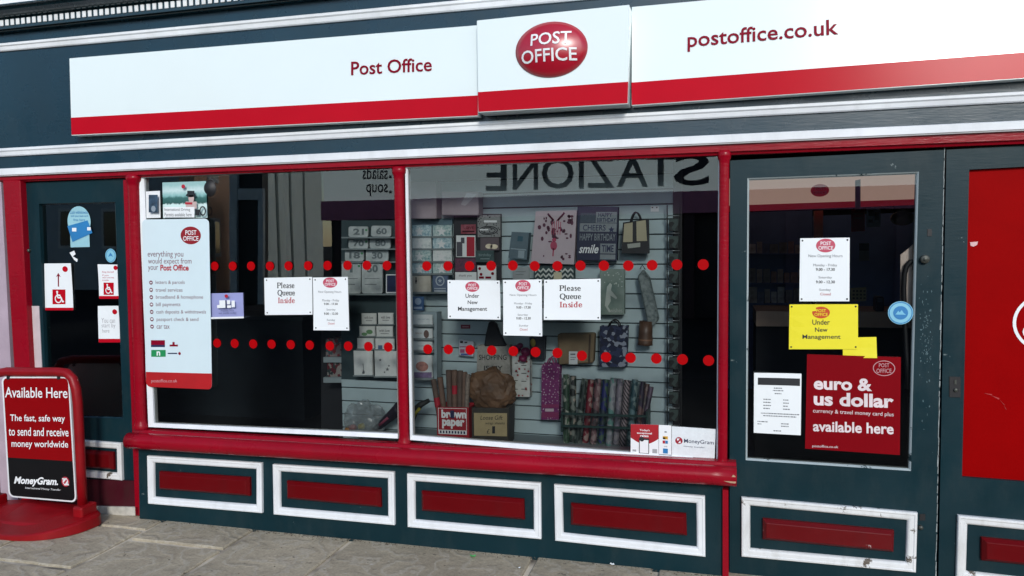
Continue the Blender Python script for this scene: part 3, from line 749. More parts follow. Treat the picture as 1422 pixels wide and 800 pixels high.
prints(o, YP, M_green, (210,486,230,495.5), name='emblem'); prints(o, YP-.0005, M_w, ('n', (217.5,488,222.5,494), .03), name='emblem')
m = MB(); m.oval(U(249.3,491,YP-.001), .009, .009, 12); m.build('emblem', M_let, o)

# motoring picture poster, photo frame and lilac leaflet
q = (225.5,253.5,286,251.5,288,302.5,226.5,303)
m, nt, b = _new('motoring_print'); tc = nt.nodes.new('ShaderNodeTexCoord'); sp_ = nt.nodes.new('ShaderNodeSeparateXYZ'); nt.links.new(tc.outputs['Generated'], sp_.inputs[0])
ad = nt.nodes.new('ShaderNodeMath'); ad.operation = 'MULTIPLY_ADD'; ad.inputs[1].default_value = .16; nt.links.new(_noise(nt, _coord(nt), 45, 4), ad.inputs[0]); nt.links.new(sp_.outputs[2], ad.inputs[2])
nt.links.new(_ramp(nt, ad.outputs[0], [(0,(.55,.72,.7)),(.47,(.6,.76,.74)),(.50,(.02,.09,.08)),(.64,(.04,.14,.13)),(.70,(.22,.45,.44)),(.85,(.55,.7,.7)),(1,(.3,.5,.5))]), b.inputs['Base Color']); b.inputs['Roughness'].default_value = .5
o = sheet('poster', q, m, 'small green picture poster with a hatted motorist, at the window corner', 'poster', group='red and white posters on the glass')
mm = MB(); mm.oval(U(265,271,YP-.001), .034, .012, 20); mm.flat((260,265,270,271), YP-.0012); mm.build('hat_print', M_ink, o)
mm = MB(); mm.oval(U(265.5,275.5,YP-.001), .019, .026, 20); mm.flat((258,280,273,290), YP-.0008); mm.build('figure_print', plain('sepia_print', (.52,.40,.38), .6), o)
mm = MB(); mm.oval(U(254.5,259,YP-.001), .013, .012, 14); mm.flat((257,281,267,284), YP-.0012); mm.build('heart_print', M_redink, o)
prints(o, YP, M_w, (227,287.5,270,302), name='caption_strip')
prints(o, YP-.001, M_greyink, ('International Driving', (228.5,289,264,294)), ('Permits available here', (228.5,295.5,266,300.5)))
mm = MB(); mm.ring(U(281.5,293,YP-.0015), .022, .028, .008); mm.flat((271,291,277,299), YP-.0012); mm.build('wheel_print', M_ink, o)
o = sheet('photo_frame', (202.5,266,222,265,223,302.5,203.5,303), M_w, 'little white frame holding a dark photo, at the window corner', 'frame')
prints(o, YP, plain('dusky_photo', (.03,.06,.10), .4, .6, 30), (206.5,270.5,219,295), name='photo'); mm = MB(); mm.oval(U(213,290,YP-.002), .016, .018, 12); mm.build('photo_print', plain('grey_photo', (.25,.3,.35), .5), o)
mm = MB(); mm.oval(U(291.5,261.5,YP+.03), .046, .052, 28, .02, .025); mm.build('wall_speaker', M_black, None, 'black round fitting hanging behind the edge of the picture poster', 'speaker')
q = (292,407.5,337.5,406.5,338.5,442,293,443); o = sheet('leaflet', q, M_lilac, 'lilac leaflet beside the tall services poster', 'leaflet')
Q = quad(q); prints(o, YP, M_w, subq(Q,0,.93,1,1), subq(Q,.27,.28,.45,.58), subq(Q,.50,.28,.60,.44), subq(Q,.50,.48,.62,.58), subq(Q,.64,.30,.74,.56), subq(Q,.2,.46,.27,.58), name='picture_print')
prints(o, YP, M_navy, ('available here', subq(Q,.30,.64,.70,.71)), ('ask inside today', subq(Q,.24,.75,.78,.83)), subq(Q,.45,.28,.49,.58))
mm = MB(); mm.oval(U(314.3,411.3,YP-.001), .012, .010, 14); mm.build('logo', M_redink, o)

YP = .047
# leaflets at the foot of the wide window
q = (876,589,914.5,590,914.5,632.5,875.7,629.5); o = sheet('leaflet', q, M_paper, 'red and white leaflet with a phone picture, at the window foot', 'leaflet')
Q = quad(q); w = [lerpq(Q,0,0), lerpq(Q,1,0)]+[lerpq(Q, 1-i/12, .46+.20*math.sin(math.pi*i/12)) for i in range(13)]
mm = MB(); mm.flat(w, YP-.001); mm.build('red_print', plain('leaflet_red', (.36,.006,.014), .5), o)
prints(o, YP-.001, M_w, ("Today's", subq(Q,.32,.16,.68,.24), .02), ('exceptional', subq(Q,.22,.26,.76,.34), .02), ('rates', subq(Q,.34,.35,.64,.42), .02))
prints(o, YP-.001, M_ink, subq(Q,.30,.46,.66,.52), subq(Q,.30,.5,.325,.97), subq(Q,.635,.5,.66,.97), subq(Q,.30,.955,.66,.975), name='phone_print')
prints(o, YP-.0006, M_w, subq(Q,.325,.52,.635,.955), name='phone_screen'); mm = MB(); mm.oval(U(891.3,607.8+2,YP-.003), .012, .012, 14); mm.build('phone_badge', M_ink, o)
prints(o, YP, plain('pale_grey_print', (.35,.37,.38), .6), subq(Q,.07,.86,.2,.93), subq(Q,.78,.80,.95,.94), name='small_print')
q = (915,590,932.3,591,932.3,633.8,915,632.5); o = sheet('leaflet', q, M_paper, 'narrow white card strip with payment badges, at the window foot', 'leaflet')
Q = quad(q); prints(o, YP, plain('gold_print', (.6,.32,.02), .5), subq(Q,.32,.36,.72,.46), name='badge'); prints(o, YP, M_redink, subq(Q,.32,.40,.52,.46), subq(Q,.3,.50,.5,.6), name='badge')
prints(o, YP-.0004, M_blue, subq(Q,.33,.76,.72,.92), subq(Q,.52,.50,.72,.6), name='badge'); prints(o, YP, M_navy, subq(Q,0,.955,1,1), name='badge'); prints(o, YP, M_greyink, subq(Q,.45,.2,.62,.24), ('cards', subq(Q,.4,.66,.66,.71)), name='small_print')
q = (932.9,592,994,596,992.2,638,932.9,633.5); o = sheet('leaflet', q, plain('creased_white_sheet', (.72,.77,.79), .6, .06, 30, .4), 'white money transfer card with a red ball emblem, at the window foot', 'leaflet')
mm = MB(); mm.oval(U(942.8,612,YP-.001), .018, .018, 22); lg = mm.build('emblem', plain('emblem_red', (.34,.01,.03), .5), o)
mm = MB(); mm.flat([(939.6,609),(944,609),(941,612.5)], YP-.002); mm.flat([(945.6,615.4),(941.6,615.4),(944.6,611.8)], YP-.002); mm.build('arrow_print', M_w, lg)
prints(o, YP, M_navy, ('MoneyGram', (950,609.2,991,612,991,619,950,616.6), .006), ('money transfer', (949.5,618.5,979,620.6,979,623.2,949.5,621)))

# round and small stickers of the doors
c = U(1250.6,434.5,YP); mm = MB(); mm.oval(c, .053, .053, 36, 0, TH); o = mm.build('sticker', M_bluedisc, None, 'round pale blue sticker at the edge of the main door pane', 'sticker')
mm = MB(); mm.ring(c+Vector((0,-.001,0)), .050, .050, .004); mm.oval(c+Vector((0,-.001,0)), .031, .031, 28); s_ = mm.build('disc_print', M_blue, o)
mm = MB(); mm.face([c+Vector((x*.001,-.002,z*.001)) for x, z in ((-22,-8),(-10,10),(-4,2),(4,14),(12,0),(22,-8))]); mm.build('hill_print', plain('sky_blue_print', (.18,.5,.68), .5), s_)
c = U(109.7,307.8,YD+.018); YDP = YD+.018
mm = MB(); mm.oval(c, .086, .094, 36, 0, TH); mm.slab([(97.5,326),(124,326),(124.5,343),(98,343.5)], YDP+.0015, TH); o = mm.build('sticker', plain('pale_aqua_vinyl', (.30,.55,.62), .5, .08), None, 'big pale blue oval sticker with a bank card picture on the narrow door', 'sticker')
mm = MB(); mm.flat([(93.5,314),(121.5,306),(128.5,323.5),(100.6,336)], YDP-.001); cd = mm.build('card_print', M_blue, o); prints(o, YDP-.001, M_w, (100,316.5,106,321.5), (121,315.5,126,320), name='card_chip')
prints(o, YDP, M_blue, ('Cash withdrawals', (97,292.5,122,297)), ('with your bank card', (98,298.5,122,302)), ('free here', (102,303.5,118,307)))
c = U(153.7,355,YDP); mm = MB(); mm.oval(c, .039, .042, 28, 0, TH); o = mm.build('sticker', M_bluedisc, None, 'small round blue sticker above the narrow door papers', 'sticker')
mm = MB(); mm.ring(c+Vector((0,-.001,0)), .034, .037, .003); mm.face([c+Vector((x*.001,-.001,z*.001)) for x, z in ((-18,-8),(-8,8),(0,18),(8,8),(18,-8),(0,0))]); mm.build('disc_print', M_blue, o)
o = MB(); o.flat([(96.5,351),(103,348),(105,353),(101,356),(108,360),(107,364),(103,361)], YDP+.004); o.build('sticker_or_reflection', M_w, d1)  # white blotch painted on for a reflection in the door glass
def wheelchair(o, q, Y):
    Q = quad(q); prints(o, Y, M_signred, q, name='access_square'); mm = MB()
    P = lambda u, v: U(*lerpq(Q, u, v), Y-.0022)
    c = P(.45,.64); s = abs(P(1,0).x-P(0,0).x)
    mm.ring(c, s*.27, s*.27, s*.075); mm.oval(P(.36,.17), s*.075, s*.075, 12)
    for a, b in (((.36,.24),(.42,.58)), ((.42,.56),(.68,.56)), ((.68,.56),(.78,.84)), ((.38,.38),(.62,.40)), ((.76,.84),(.88,.80))):
        A_, B_ = P(*a), P(*b); d = (B_-A_).normalized(); n_ = Vector((-d.z,0,d.x))*s*.045; mm.face([A_+n_, A_-n_, B_-n_, B_+n_])
    mm.build('wheelchair_print', M_w, o)
q = (61.5,366,99.7,365.6,102,431,63,431); o = sheet('notice', q, M_paper, 'white notice with an up arrow over a wheelchair symbol', 'notice', YDP, 'access notices on the narrow door')
prints(o, YDP, M_signred, (63,427.3,102,431), name='red_foot'); mm = MB(); mm.oval(U(91,373.7,YDP-.001), .022, .018, 18); mm.build('logo', M_signred, o)
prints(o, YDP, M_let, (80.4,381,82,398), [(81.2,379),(84.4,384.6),(81.2,383),(78,384.6)], name='arrow_print'); wheelchair(o, (73,402,91,422.5), YDP)
q = (137,367,164,367.5,165,415,138,414.5); o = sheet('notice', q, M_paper, 'narrow white notice with pink text over a wheelchair symbol', 'notice', YDP, 'access notices on the narrow door')
prints(o, YDP, M_signred, (138,411,165,415), name='red_foot'); mm = MB(); mm.oval(U(160.5,372,YDP-.001), .015, .014, 14); mm.build('logo', M_signred, o)
prints(o, YDP, M_pink, ('Ring the bell', (142.5,376.5,158,379.5)), ('if you', (142.5,381,151,384)), ('need some help', (142.5,384.5,158.5,387)), ('inside', (142.5,388,151,390))); wheelchair(o, (144,392.5,158,409.5), YDP)
q = (136,425,166,424.5,167,475.6,137,475); o = sheet('notice', q, M_paper, 'white notice with three lines of grey text and a red foot', 'notice', YDP, 'access notices on the narrow door')
prints(o, YDP, M_signred, (137,470.5,167,475.6), name='red_foot'); mm = MB(); mm.oval(U(160,433,YDP-.001), .019, .016, 14); mm.build('logo', M_signred, o)
prints(o, YDP, plain('light_grey_ink', (.42,.42,.44), .6), ('You can', (141,441.5,160,448.5)), ('start by', (141,449,160.5,456.5)), ('here', (142,456.5,152,462)))

# rows of red dots
rows = {
 'upper row of the mullion-split narrow pane beside the tall poster': [(298,369.5),(323,369.5),(348.5,369.5),(374.6,369.5),(400.5,369.3),(427.7,369),(454.7,368.8),(482.5,368.6),(509.4,368.6),(537.2,368.8)],
 'lower row of the mullion-split narrow pane beside the tall poster': [(301.4,476.5),(325.8,477),(351.5,477.7),(377,478),(403.7,478.6),(430,479.3),(458,480.3),(483.5,480.7),(511.5,481.3),(539,482)],
 'upper row of the wide pane in front of the slatted panel': [(592.5,369.5),(622,369.5),(652,369.5),(682,369.2),(712,368.8),(742.5,369.5),(774,369.5),(806,369),(838.5,369),(872.5,369),(905.5,368.3),(940,367.7),(976.5,367.5)],
 'lower row of the wide pane in front of the slatted panel': [(594,485),(622.5,485.3),(652.7,486),(682.8,486.8),(712.8,487.7),(743.7,489),(774,490.2),(808,494),(841.6,496),(875.7,497),(911.4,498),(947.7,499.2),(984,500.7)]}
lab = {0: 'red dot sticker in the upper row on the narrower window', 1: 'red dot sticker in the lower row on the narrower window', 2: 'red dot sticker in the upper row on the wider window', 3: 'red dot sticker in the lower row on the wider window'}
for k, (nm, pts) in enumerate(rows.items()):
    src = None
    for (px, py) in pts:
        c = U(px, py, .0475)
        if src is None:
            mm = MB(); mm.oval(c, .0262, .0262, 28, 0, .0008); src = mm.build('dot_sticker', M_dot, None, lab[k], 'sticker', lab[k].replace('sticker', 'stickers')); off = src.location-c
        else:
            d = src.copy(); C.objects.link(d); d.location = c+off

exec_goods = True

# ------------------------------------------------------------------ swing sign on the pavement
YA = G(112, 729).y
gz = lambda x: ground(x)
tagA = empty('pavement_sign', G(52, 735), 'red free-standing pavement sign with a weighted base by the narrow door', 'sign')
c0 = U(52, 700, YA); cx = c0.x; rxA = U(135, 720, YA).x-cx; zb = gz(cx)
m = MB(); n = 96; loops = []
ryF = abs(G(58, 757).y-YA); 
for z, k in ((0,.985),(.006,1),(.058,.995),(.066,.98),(.072,.95),(.078,.55)):
    l = []
    for i in range(n):
        t = 2*math.pi*i/n; ct, st = math.cos(t), math.sin(t)
        X = rxA*k*abs(ct)**.75*(1 if ct > 0 else -1); Yy = (ryF if st > 0 else ryF*.42)*k*abs(st)**.85*(1 if st > 0 else -1)
        fall = .58 if st > 0 else 0
        zz = z*(1-fall*st*st) 
        l.append(Vector((cx+X, YA-Yy, zb+zz)))
    loops.append(l)
m.loft(loops, True, True, False)
M_plastic = plain('red_moulded_plastic', (.24,.0015,.005), .42, .16, 9, .14, .3, 60)
bs = m.build('base', M_plastic, tagA)
for px in (118, -6):
    m = MB(); p = U(px, 706, YA); m.box((p.x-.035, YA-.06, zb+.05), (p.x+.035, YA+.06, zb+.13)); m.build('foot_socket', M_plastic, tagA, bevel=.014, bseg=3)
m = MB(); p = U(118, 720, YA); m.box((p.x-.02, YA-.13, zb+.012), (p.x+.025, YA-.06, zb+.05)); m.build('rubber_pad', M_black, tagA, bevel=.006)
path = [(115,712),(112,640),(108,560),(105.5,540),(101,526),(93,518),(80,516.5),(45,516.5),(10,516),(-6,519),(-13,530),(-14,560),(-9,640),(-5,712)]
m = MB(); m.tube([U(*p, YA) for p in path], .027, 14); fr = m.build('frame', M_plastic, tagA)
q = (2,523,96,523.5,106,698,12,690)
r_ = rounded(q, YA-.006, .035, .012); pn = r_.build('panel', plain('white_edge_board', (.70,.72,.74), .45), tagA)
Qp = quad(q); inn = subq(Qp, .022, .012, .978, .988)
rd = rounded(inn, YA-.0075, .03, .0014).build('red_face', plain('sign_face_red', (.24,.001,.003), .4, .04, spec=.1), pn)
w = [U(*p, YA-.0085) for p in subq(Qp, .022, .672, .978, .988)]; pts = [w[0], w[1]]
for c, a0 in ((w[2]+Vector((-.03,0,.03)), 0), (w[3]+Vector((.03,0,.03)), 270)):
    for k in range(6):
        a = math.radians(a0-90*k/5); pts.append(c+Vector((.03*math.cos(a),0,.03*math.sin(a))))
m = MB(); m.face(pts); bk = m.build('black_band', plain('black_sign_print', (.004,.004,.005), .45, spec=.2), pn)
m = MB()
for b_, bx in (('Available Here',(7,537.5,93.5,538.5,93.8,553,7,552)),('The fast, safe way',(14,575.5,90,576.5,90.3,588.5,14,587.5)),('to send and receive',(12,593,95,594.5,95.2,606.3,12,605)),('money worldwide',(16,611,94.5,612.5,94.7,624.5,16,623.5))): m.text(b_, bx, YA-.009, .008)
m.build('lettering', M_w, pn)
m = MB(); m.text('MoneyGram.', (19.5,661.5,80.5,663.5,80.5,677,19.5,674.5), YA-.0095, .035, 0, .25); m.text('International Money Transfer', (35,676,84.5,679,84.5,682.5,35,679.5), YA-.0095, 0, 0, .2); m.build('lettering', M_w, pn)
m = MB(); m.oval(U(90.8,669,YA-.0095), .029, .030, 26); em = m.build('emblem', plain('emblem_bright_red', (.42,.012,.03), .4), pn)
m = MB(); m.ring(U(90.8,669,YA-.0102), .020, .021, .005); m.flat([(86,664),(93,664),(88.5,670)], YA-.0102); m.flat([(96,674),(89,674),(93,668)], YA-.0102); m.build('emblem_print', M_w, pn)
for px in (11, 81):
    m = MB(); m.slab([(px-2,517),(px+2,517),(px+2,527),(px-2,527)], YA-.01, .02); m.build('hanging_clip', M_black, tagA)

# ------------------------------------------------------------------ window display
YSW = .55
M_slat = plain('grey_white_slat_board', (.42,.53,.56), .55, .07, 5)
def slatwall(name, px0, px1, pyt, pyb, Y, label):
    a, b = U(px0, pyt, Y), U(px1, pyb, Y); z = b.z; m = MB(); m.box((a.x, Y+.012, b.z), (b.x, Y+.03, a.z)); 
    o = m.build(name, plain('slat_groove', (.035,.05,.055), .8), None, label, 'display panel'); m = MB()
    top = a.z; ph = .0835; z = U(880, 591, YSW).z
    while z > b.z: z -= ph
    while z < top:
        z0, z1 = max(z+.005, b.z), min(z+ph-.002, top)
        if z1 > z0: m.box((a.x, Y, z0), (b.x, Y+.013, z1))
        z += ph
    m.build('slat', M_slat, o, bevel=.002); return o
slatwall('slatwall', 562, 934, 190, 640, YSW, 'pale grey slatted display panel behind the wider window')
slatwall('slatwall_plinth', 474, 556, 527, 625, .46, 'low grey slatted plinth under the card racks at the mullion')
m = MB(); A_ = U(474, 600, YG); B_ = U(1000, 600, YG); zz = U(760, 634, .09).z-.012; m.box((A_.x, .10, zz-.03), (B_.x-.03, YSW+.0, zz)); m.build('display_board', plain('grey_display_board', (.22,.27,.29), .6, .1), shop)
zfl = zz
E_ = []
def hang_card(px, Y, mat, label, cat='card', group=None, name='greeting_card', t=.006, lean=.0):
    """a folded card: two leaves meeting at the fold"""
    q = rect(px, Y); m = MB()
    TL, TR, BR, BL = q; s = Vector((0, t, 0))
    m.prism([TL, TR, BR, BL], .0012)
    m.add([TL+Vector((0,.0012,0)), TL+s+Vector((.002,0,0)), BL+s+Vector((.002,0,0)), BL+Vector((0,.0012,0)), TR+s*2, BR+s*2], [(0,3,2,1),(1,2,5,4)])
    return m.build(name, mat, None, label, cat, group)
def star(m, px, py, r, Y):
    c = U(px, py, Y); k = r/1050*4.2
    m.face([c+Vector((k*(1 if i % 2 == 0 else .45)*math.sin(math.pi*i/5), 0, k*(1 if i % 2 == 0 else .45)*math.cos(math.pi*i/5))) for i in range(10)])
YC = .49
M_clear = plain('grey_acrylic', (.22,.26,.27), .25, .1)
# star cards beside the mullion
cols = [(572.5,598.5),(601,627)]; rws = [(313,330.5),(331,347.5),(348,365),(366,382)]
sk = [pattern('star_card_blue','noise',[(.13,.28,.38),(.42,.58,.63),(.72,.82,.84)],60), pattern('star_card_pale','noise',[(.50,.58,.59),(.72,.78,.78),(.82,.84,.83)],50), pattern('star_card_teal','noise',[(.10,.27,.30),(.42,.56,.56),(.72,.80,.78)],55)]
rn = ['top row', 'second row', 'third row', 'fourth row']
for j, (x0, x1) in enumerate(cols):
    for i, (y0, y1) in enumerate(rws):
        side = 'nearest the mullion' if j == 0 else 'away from the mullion'
        o = hang_card((x0,y0,x1,y1), YC-.012*i, sk[(i+j*2) % 3], f'pale star card in the {rn[i]}, column {side}', group='star cards in the wall rack')
        mm = MB(); star(mm, (x0+x1)/2-3+j*2, (y0+y1)/2, 7.5, YC-.012*i-.001); mm.build('star_print', M_w, o)
o = hang_card((572.5,383,598,408), YC-.05, pattern('cream_card','noise',[(.45,.42,.36),(.55,.53,.47)],30), 'cream card with a small dark bottle drawing under the star cards', group='star cards in the wall rack')
prints(o, YC-.051, M_ink, (577,385,578.4,394), (576.6,389,579,392), name='bottle_print')
o = hang_card((601,383,622,408), YC-.05, pattern('blue_card','noise',[(.08,.12,.22),(.13,.18,.28)],30), 'slate blue card with a ring drawing under the star cards', group='star cards in the wall rack')
mm = MB(); mm.ring(U(611,390,YC-.051), .028, .03, .007); star(mm, 611, 390, 3.6, YC-.051); mm.flat((603,400,619,401.5), YC-.051); mm.flat((603,403,619,407), YC-.051); mm.build('ring_print', plain('pale_blue_print', (.45,.52,.58), .6), o)
rk = empty('card_rack', U(600, 410, YC+.03), 'wall rack holding the star cards beside the mullion', 'rack')
mm = MB(); mm.slab([(570,304),(628,304),(628,410),(570,410)], YC+.02, .012); mm.build('back_panel', plain('slate_blue_panel', (.10,.17,.21), .5), rk)
for i, (y0, y1) in enumerate(rws+[(383,408)]):
    mm = MB(); mm.slab([(570,y1-2.6),(628.5,y1-2.6),(628.5,y1),(570,y1)], YC-.012*i-.012, .028); mm.build('shelf_lip', M_clear, rk)
# patchwork of cards next to it
o = hang_card((632.5,326,661,358), YC-.01, M_paper, 'black-edged card with a red and a grey half', group='dark cards in the wall rack')
prints(o, YC-.011, M_redink, (648,329,659,356), name='red_print'); prints(o, YC-.011, plain('smoke_print', (.08,.08,.10), .6), (634,336,642,356), (640,330,645,338), name='grey_print')
mm = MB(); w_ = [U(*p, YC-.0115) for p in quad((632,325.5,661.5,358.5))]; mm.loft([w_, inset(w_, .006)]); mm.build('edge_print', M_ink, o)
o = hang_card((640,312,660,324.5), YC, pattern('pink_red_card','noise',[(.24,.03,.05),(.38,.12,.15)],40), 'small pinkish red card above the black-edged card', group='dark cards in the wall rack')
prints(o, YC-.001, M_maroon, ('LOVE', (644,314.5,658,318)), (642,320.5,659,322.5))
o = hang_card((663,299,694.5,329), YC, pattern('black_dot_card','spots',[(.01,.01,.012),(.20,.21,.21),(.26,.27,.27)],70), 'black dotted card with a silver oval swirl', group='dark cards in the wall rack')
mm = MB(); mm.ring(U(678,320,YC-.001), .058, .026, .006); mm.ring(U(678,320,YC-.001), .045, .018, .005); mm.build('swirl_print', M_ink, o); prints(o, YC-.0012, M_w, (666,318,678,320), (672,306,690,309), name='silver_print')
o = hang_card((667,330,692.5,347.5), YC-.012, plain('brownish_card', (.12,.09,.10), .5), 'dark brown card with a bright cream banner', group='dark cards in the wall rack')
mm = MB(); mm.oval(U(679,342,YC-.013), .022, .014, 16); mm.oval(U(686,342.5,YC-.013), .024, .014, 16); mm.build('highlight_print', plain('cream_print', (.85,.74,.55), .5), o)  # bright cream ovals paint highlights onto the card
o = hang_card((660,348,685.5,364), YC-.022, plain('dark_teal_card', (.04,.08,.08), .5, .2, 30), 'dark teal card between the dot stickers and the cream banner', group='dark cards in the wall rack'); prints(o, YC-.023, plain('silver_teal_print', (.25,.33,.33), .5), ('birthday', (665,352,682,357)), (667,359,680,360))
o = hang_card((632,359,660.5,377), YC-.024, pattern('magenta_dark_card','noise',[(.06,.02,.05),(.16,.05,.09),(.05,.03,.06)],35), 'dark magenta card under the black-edged card', group='dark cards in the wall rack')
o = hang_card((632,378,661,391), YC-.036, M_paper, 'white card with faint grey script under the magenta card', group='dark cards in the wall rack'); prints(o, YC-.037, M_greyink, ('thank you', (637,381,655,385)))
o = hang_card((663,369,688.5,391), YC-.036, M_paper, 'white card with small red hearts and dark words', group='dark cards in the wall rack')
mm = MB(); 
for px, py in ((666,373),(684,380),(668,381)): mm.oval(U(px,py,YC-.037), .009, .009, 8)
mm.flat((665,384,672,387), YC-.037); mm.flat((674,384,682,387), YC-.037); mm.build('heart_print', M_let, o)
mm = MB(); mm.slab([(630,297),(696,297),(696,392),(630,392)], YC+.02, .012); mm.build('rack_panel', plain('black_panel', (.02,.02,.026), .6), None, 'black backing panel of the dark card display', 'display panel')
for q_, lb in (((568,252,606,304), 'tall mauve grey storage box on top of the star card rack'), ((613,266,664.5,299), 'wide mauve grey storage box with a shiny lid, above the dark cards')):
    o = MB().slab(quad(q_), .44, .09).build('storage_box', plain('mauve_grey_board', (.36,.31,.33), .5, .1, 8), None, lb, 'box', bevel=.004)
    if q_[0] > 600: mm = MB(); mm.flat([(640,284),(648,268),(662,270),(646,286)], .4385); mm.build('painted_highlight', plain('pale_highlight', (.55,.52,.54), .2), o)  # lighter diagonal highlight painted on the box front
# blue icon card and clear leaflet holder
o = hang_card((573,412,588,431), .44, plain('icon_blue_card', (.04,.11,.26), .5), 'small blue mandatory-icon card above the leaflet holder', name='small_card'); mm = MB(); mm.oval(U(580.5,418.5,.439), .021, .021, 16); mm.flat((575,426,586,429), .439); mm.build('icon_print', plain('pale_icon_print', (.35,.45,.6), .5), o)
lh = empty('leaflet_holder', U(588, 528, .42), 'clear four-tier leaflet holder beside the mullion', 'holder')
mm = MB(); mm.slab([(571,433),(606,433),(606,530),(571,530)], .46, .012); mm.build('back_panel', plain('clear_plastic_back', (.30,.38,.42), .3, .1), lh)
mm = MB(); mm.slab([(603,434),(606.5,434),(606.5,530),(603,530)], .38, .08); mm.build('side_panel', plain('clear_plastic_side', (.30,.38,.42), .3, .1), lh)
for y0, y1, lab_, ks in ((437,453,'white leaflet in the top tier of the clear holder',0),(456,472,'white leaflet with a brown portrait in the second tier of the clear holder',1),(474,489,'plain white leaflet in the third tier of the clear holder',0),(493,527,'leaflet with a pink photo and mauve foot in the bottom tier of the holder',2)):
    o = hang_card((573,y0,600,y1), .42, pattern('leaflet_white','noise',[(.62,.68,.70),(.78,.82,.83)],14), lab_, 'leaflet', 'leaflets in the clear holder', 'leaflet')
    mm = MB(); mm.slab([(571.5,y1-2),(602,y1-2),(602,y1+1),(571.5,y1+1)], .40, .05); mm.build('tier_lip', M_clear, lh)
    if ks == 0: prints(o, .419, plain('faint_blue_ink', (.3,.4,.48), .6), ('important news', (580,y0+5,596,y0+8)))
    if ks == 1: mm = MB(); mm.oval(U(592,464,.419), .017, .024, 14); mm.build('portrait_print', plain('brown_photo', (.16,.10,.09), .5), o); prints(o, .419, plain('tan_ink', (.4,.3,.25), .6), ('home care', (577,461,586,464)))
    if ks == 2:
        mm = MB(); mm.oval(U(586,509,.419), .040, .030, 16); mm.build('photo_print', plain('salmon_photo', (.50,.24,.20), .5, .4, 40), o); prints(o, .419, plain('mauve_print', (.22,.16,.30), .5, .3, 40), (573.5,517,599.5,526), name='foot_print')
# number cards and white cards in the racks beyond the mullion
rk = empty('card_rack', U(515, 520, .46), 'dark teal card rack behind the narrower window beside the mullion', 'rack')
mm = MB(); mm.slab([(474,306),(556,306),(556,527),(474,527)], .47, .02); mm.build('back_panel', plain('dark_teal_panel', (.030,.055,.062), .6), rk)
for i, (x0, y0, x1, y1, nm, lb) in enumerate([(484,314.5,511,329,'21','top row, farther from the mullion'),(515.5,313.5,543,328.5,'60','top row, against the mullion'),(484,330.5,511,345,'70','second row, farther from the mullion'),(513.5,330,542,345,'80','second row, against the mullion'),(479,347,505,362.5,'18','third row, farther from the mullion'),(508,347,539,363,'30','third row, against the mullion'),(474.5,364.5,501,407.5,'1','front row, farther from the mullion'),(502.5,364.5,531,407.5,'50','front row, against the mullion')]):
    Y = .44-.02*(i//2)
    o = rounded((x0,y0,x1,y1), Y, .012, .012).build('number_card', pattern('boxed_card_grey','noise',[(.36,.41,.41),(.56,.60,.60)],25), None, f'boxed birthday number card, {lb} of the rack', 'card', 'boxed number cards in the rack')
    h_ = y1-y0
    prints(o, Y, plain('number_grey', (.14,.17,.18), .5), (nm, ((x0+x1)/2-(7 if len(nm) > 1 else 2), y0+3, (x0+x1)/2+(8 if len(nm) > 1 else 2), y0+3+min(h_*.6, 11)), .04), name='number_print')
    if i > 5: prints(o, Y, M_greyink, (x0+4,y0+22,x1-4,y0+22.8), (x0+4,y0+30,x1-8,y0+30.8), name='line_print')
    if i in (0, 2, 4, 6):
        mm = MB(); mm.oval(U(x1-2.5, y0+5, Y-.0012), .008, .007, 10); mm.build('leaf_print', plain('card_green', (.06,.25,.10), .5), o)
for y in (329, 345, 363, 408):
    mm = MB(); mm.slab([(474,y),(553,y),(553,y+2),(474,y+2)], .36, .1); mm.build('shelf_lip', M_clear, rk)
o = hang_card((536,381,552,407), .40, M_navy, 'dark blue card with a white edge behind the mullion', group='white cards in the rack'); mm = MB(); w_ = [U(*p, .399) for p in quad((536,381,552,407))]; mm.loft([w_, inset(w_, .006)]); mm.build('edge_print', M_w, o)
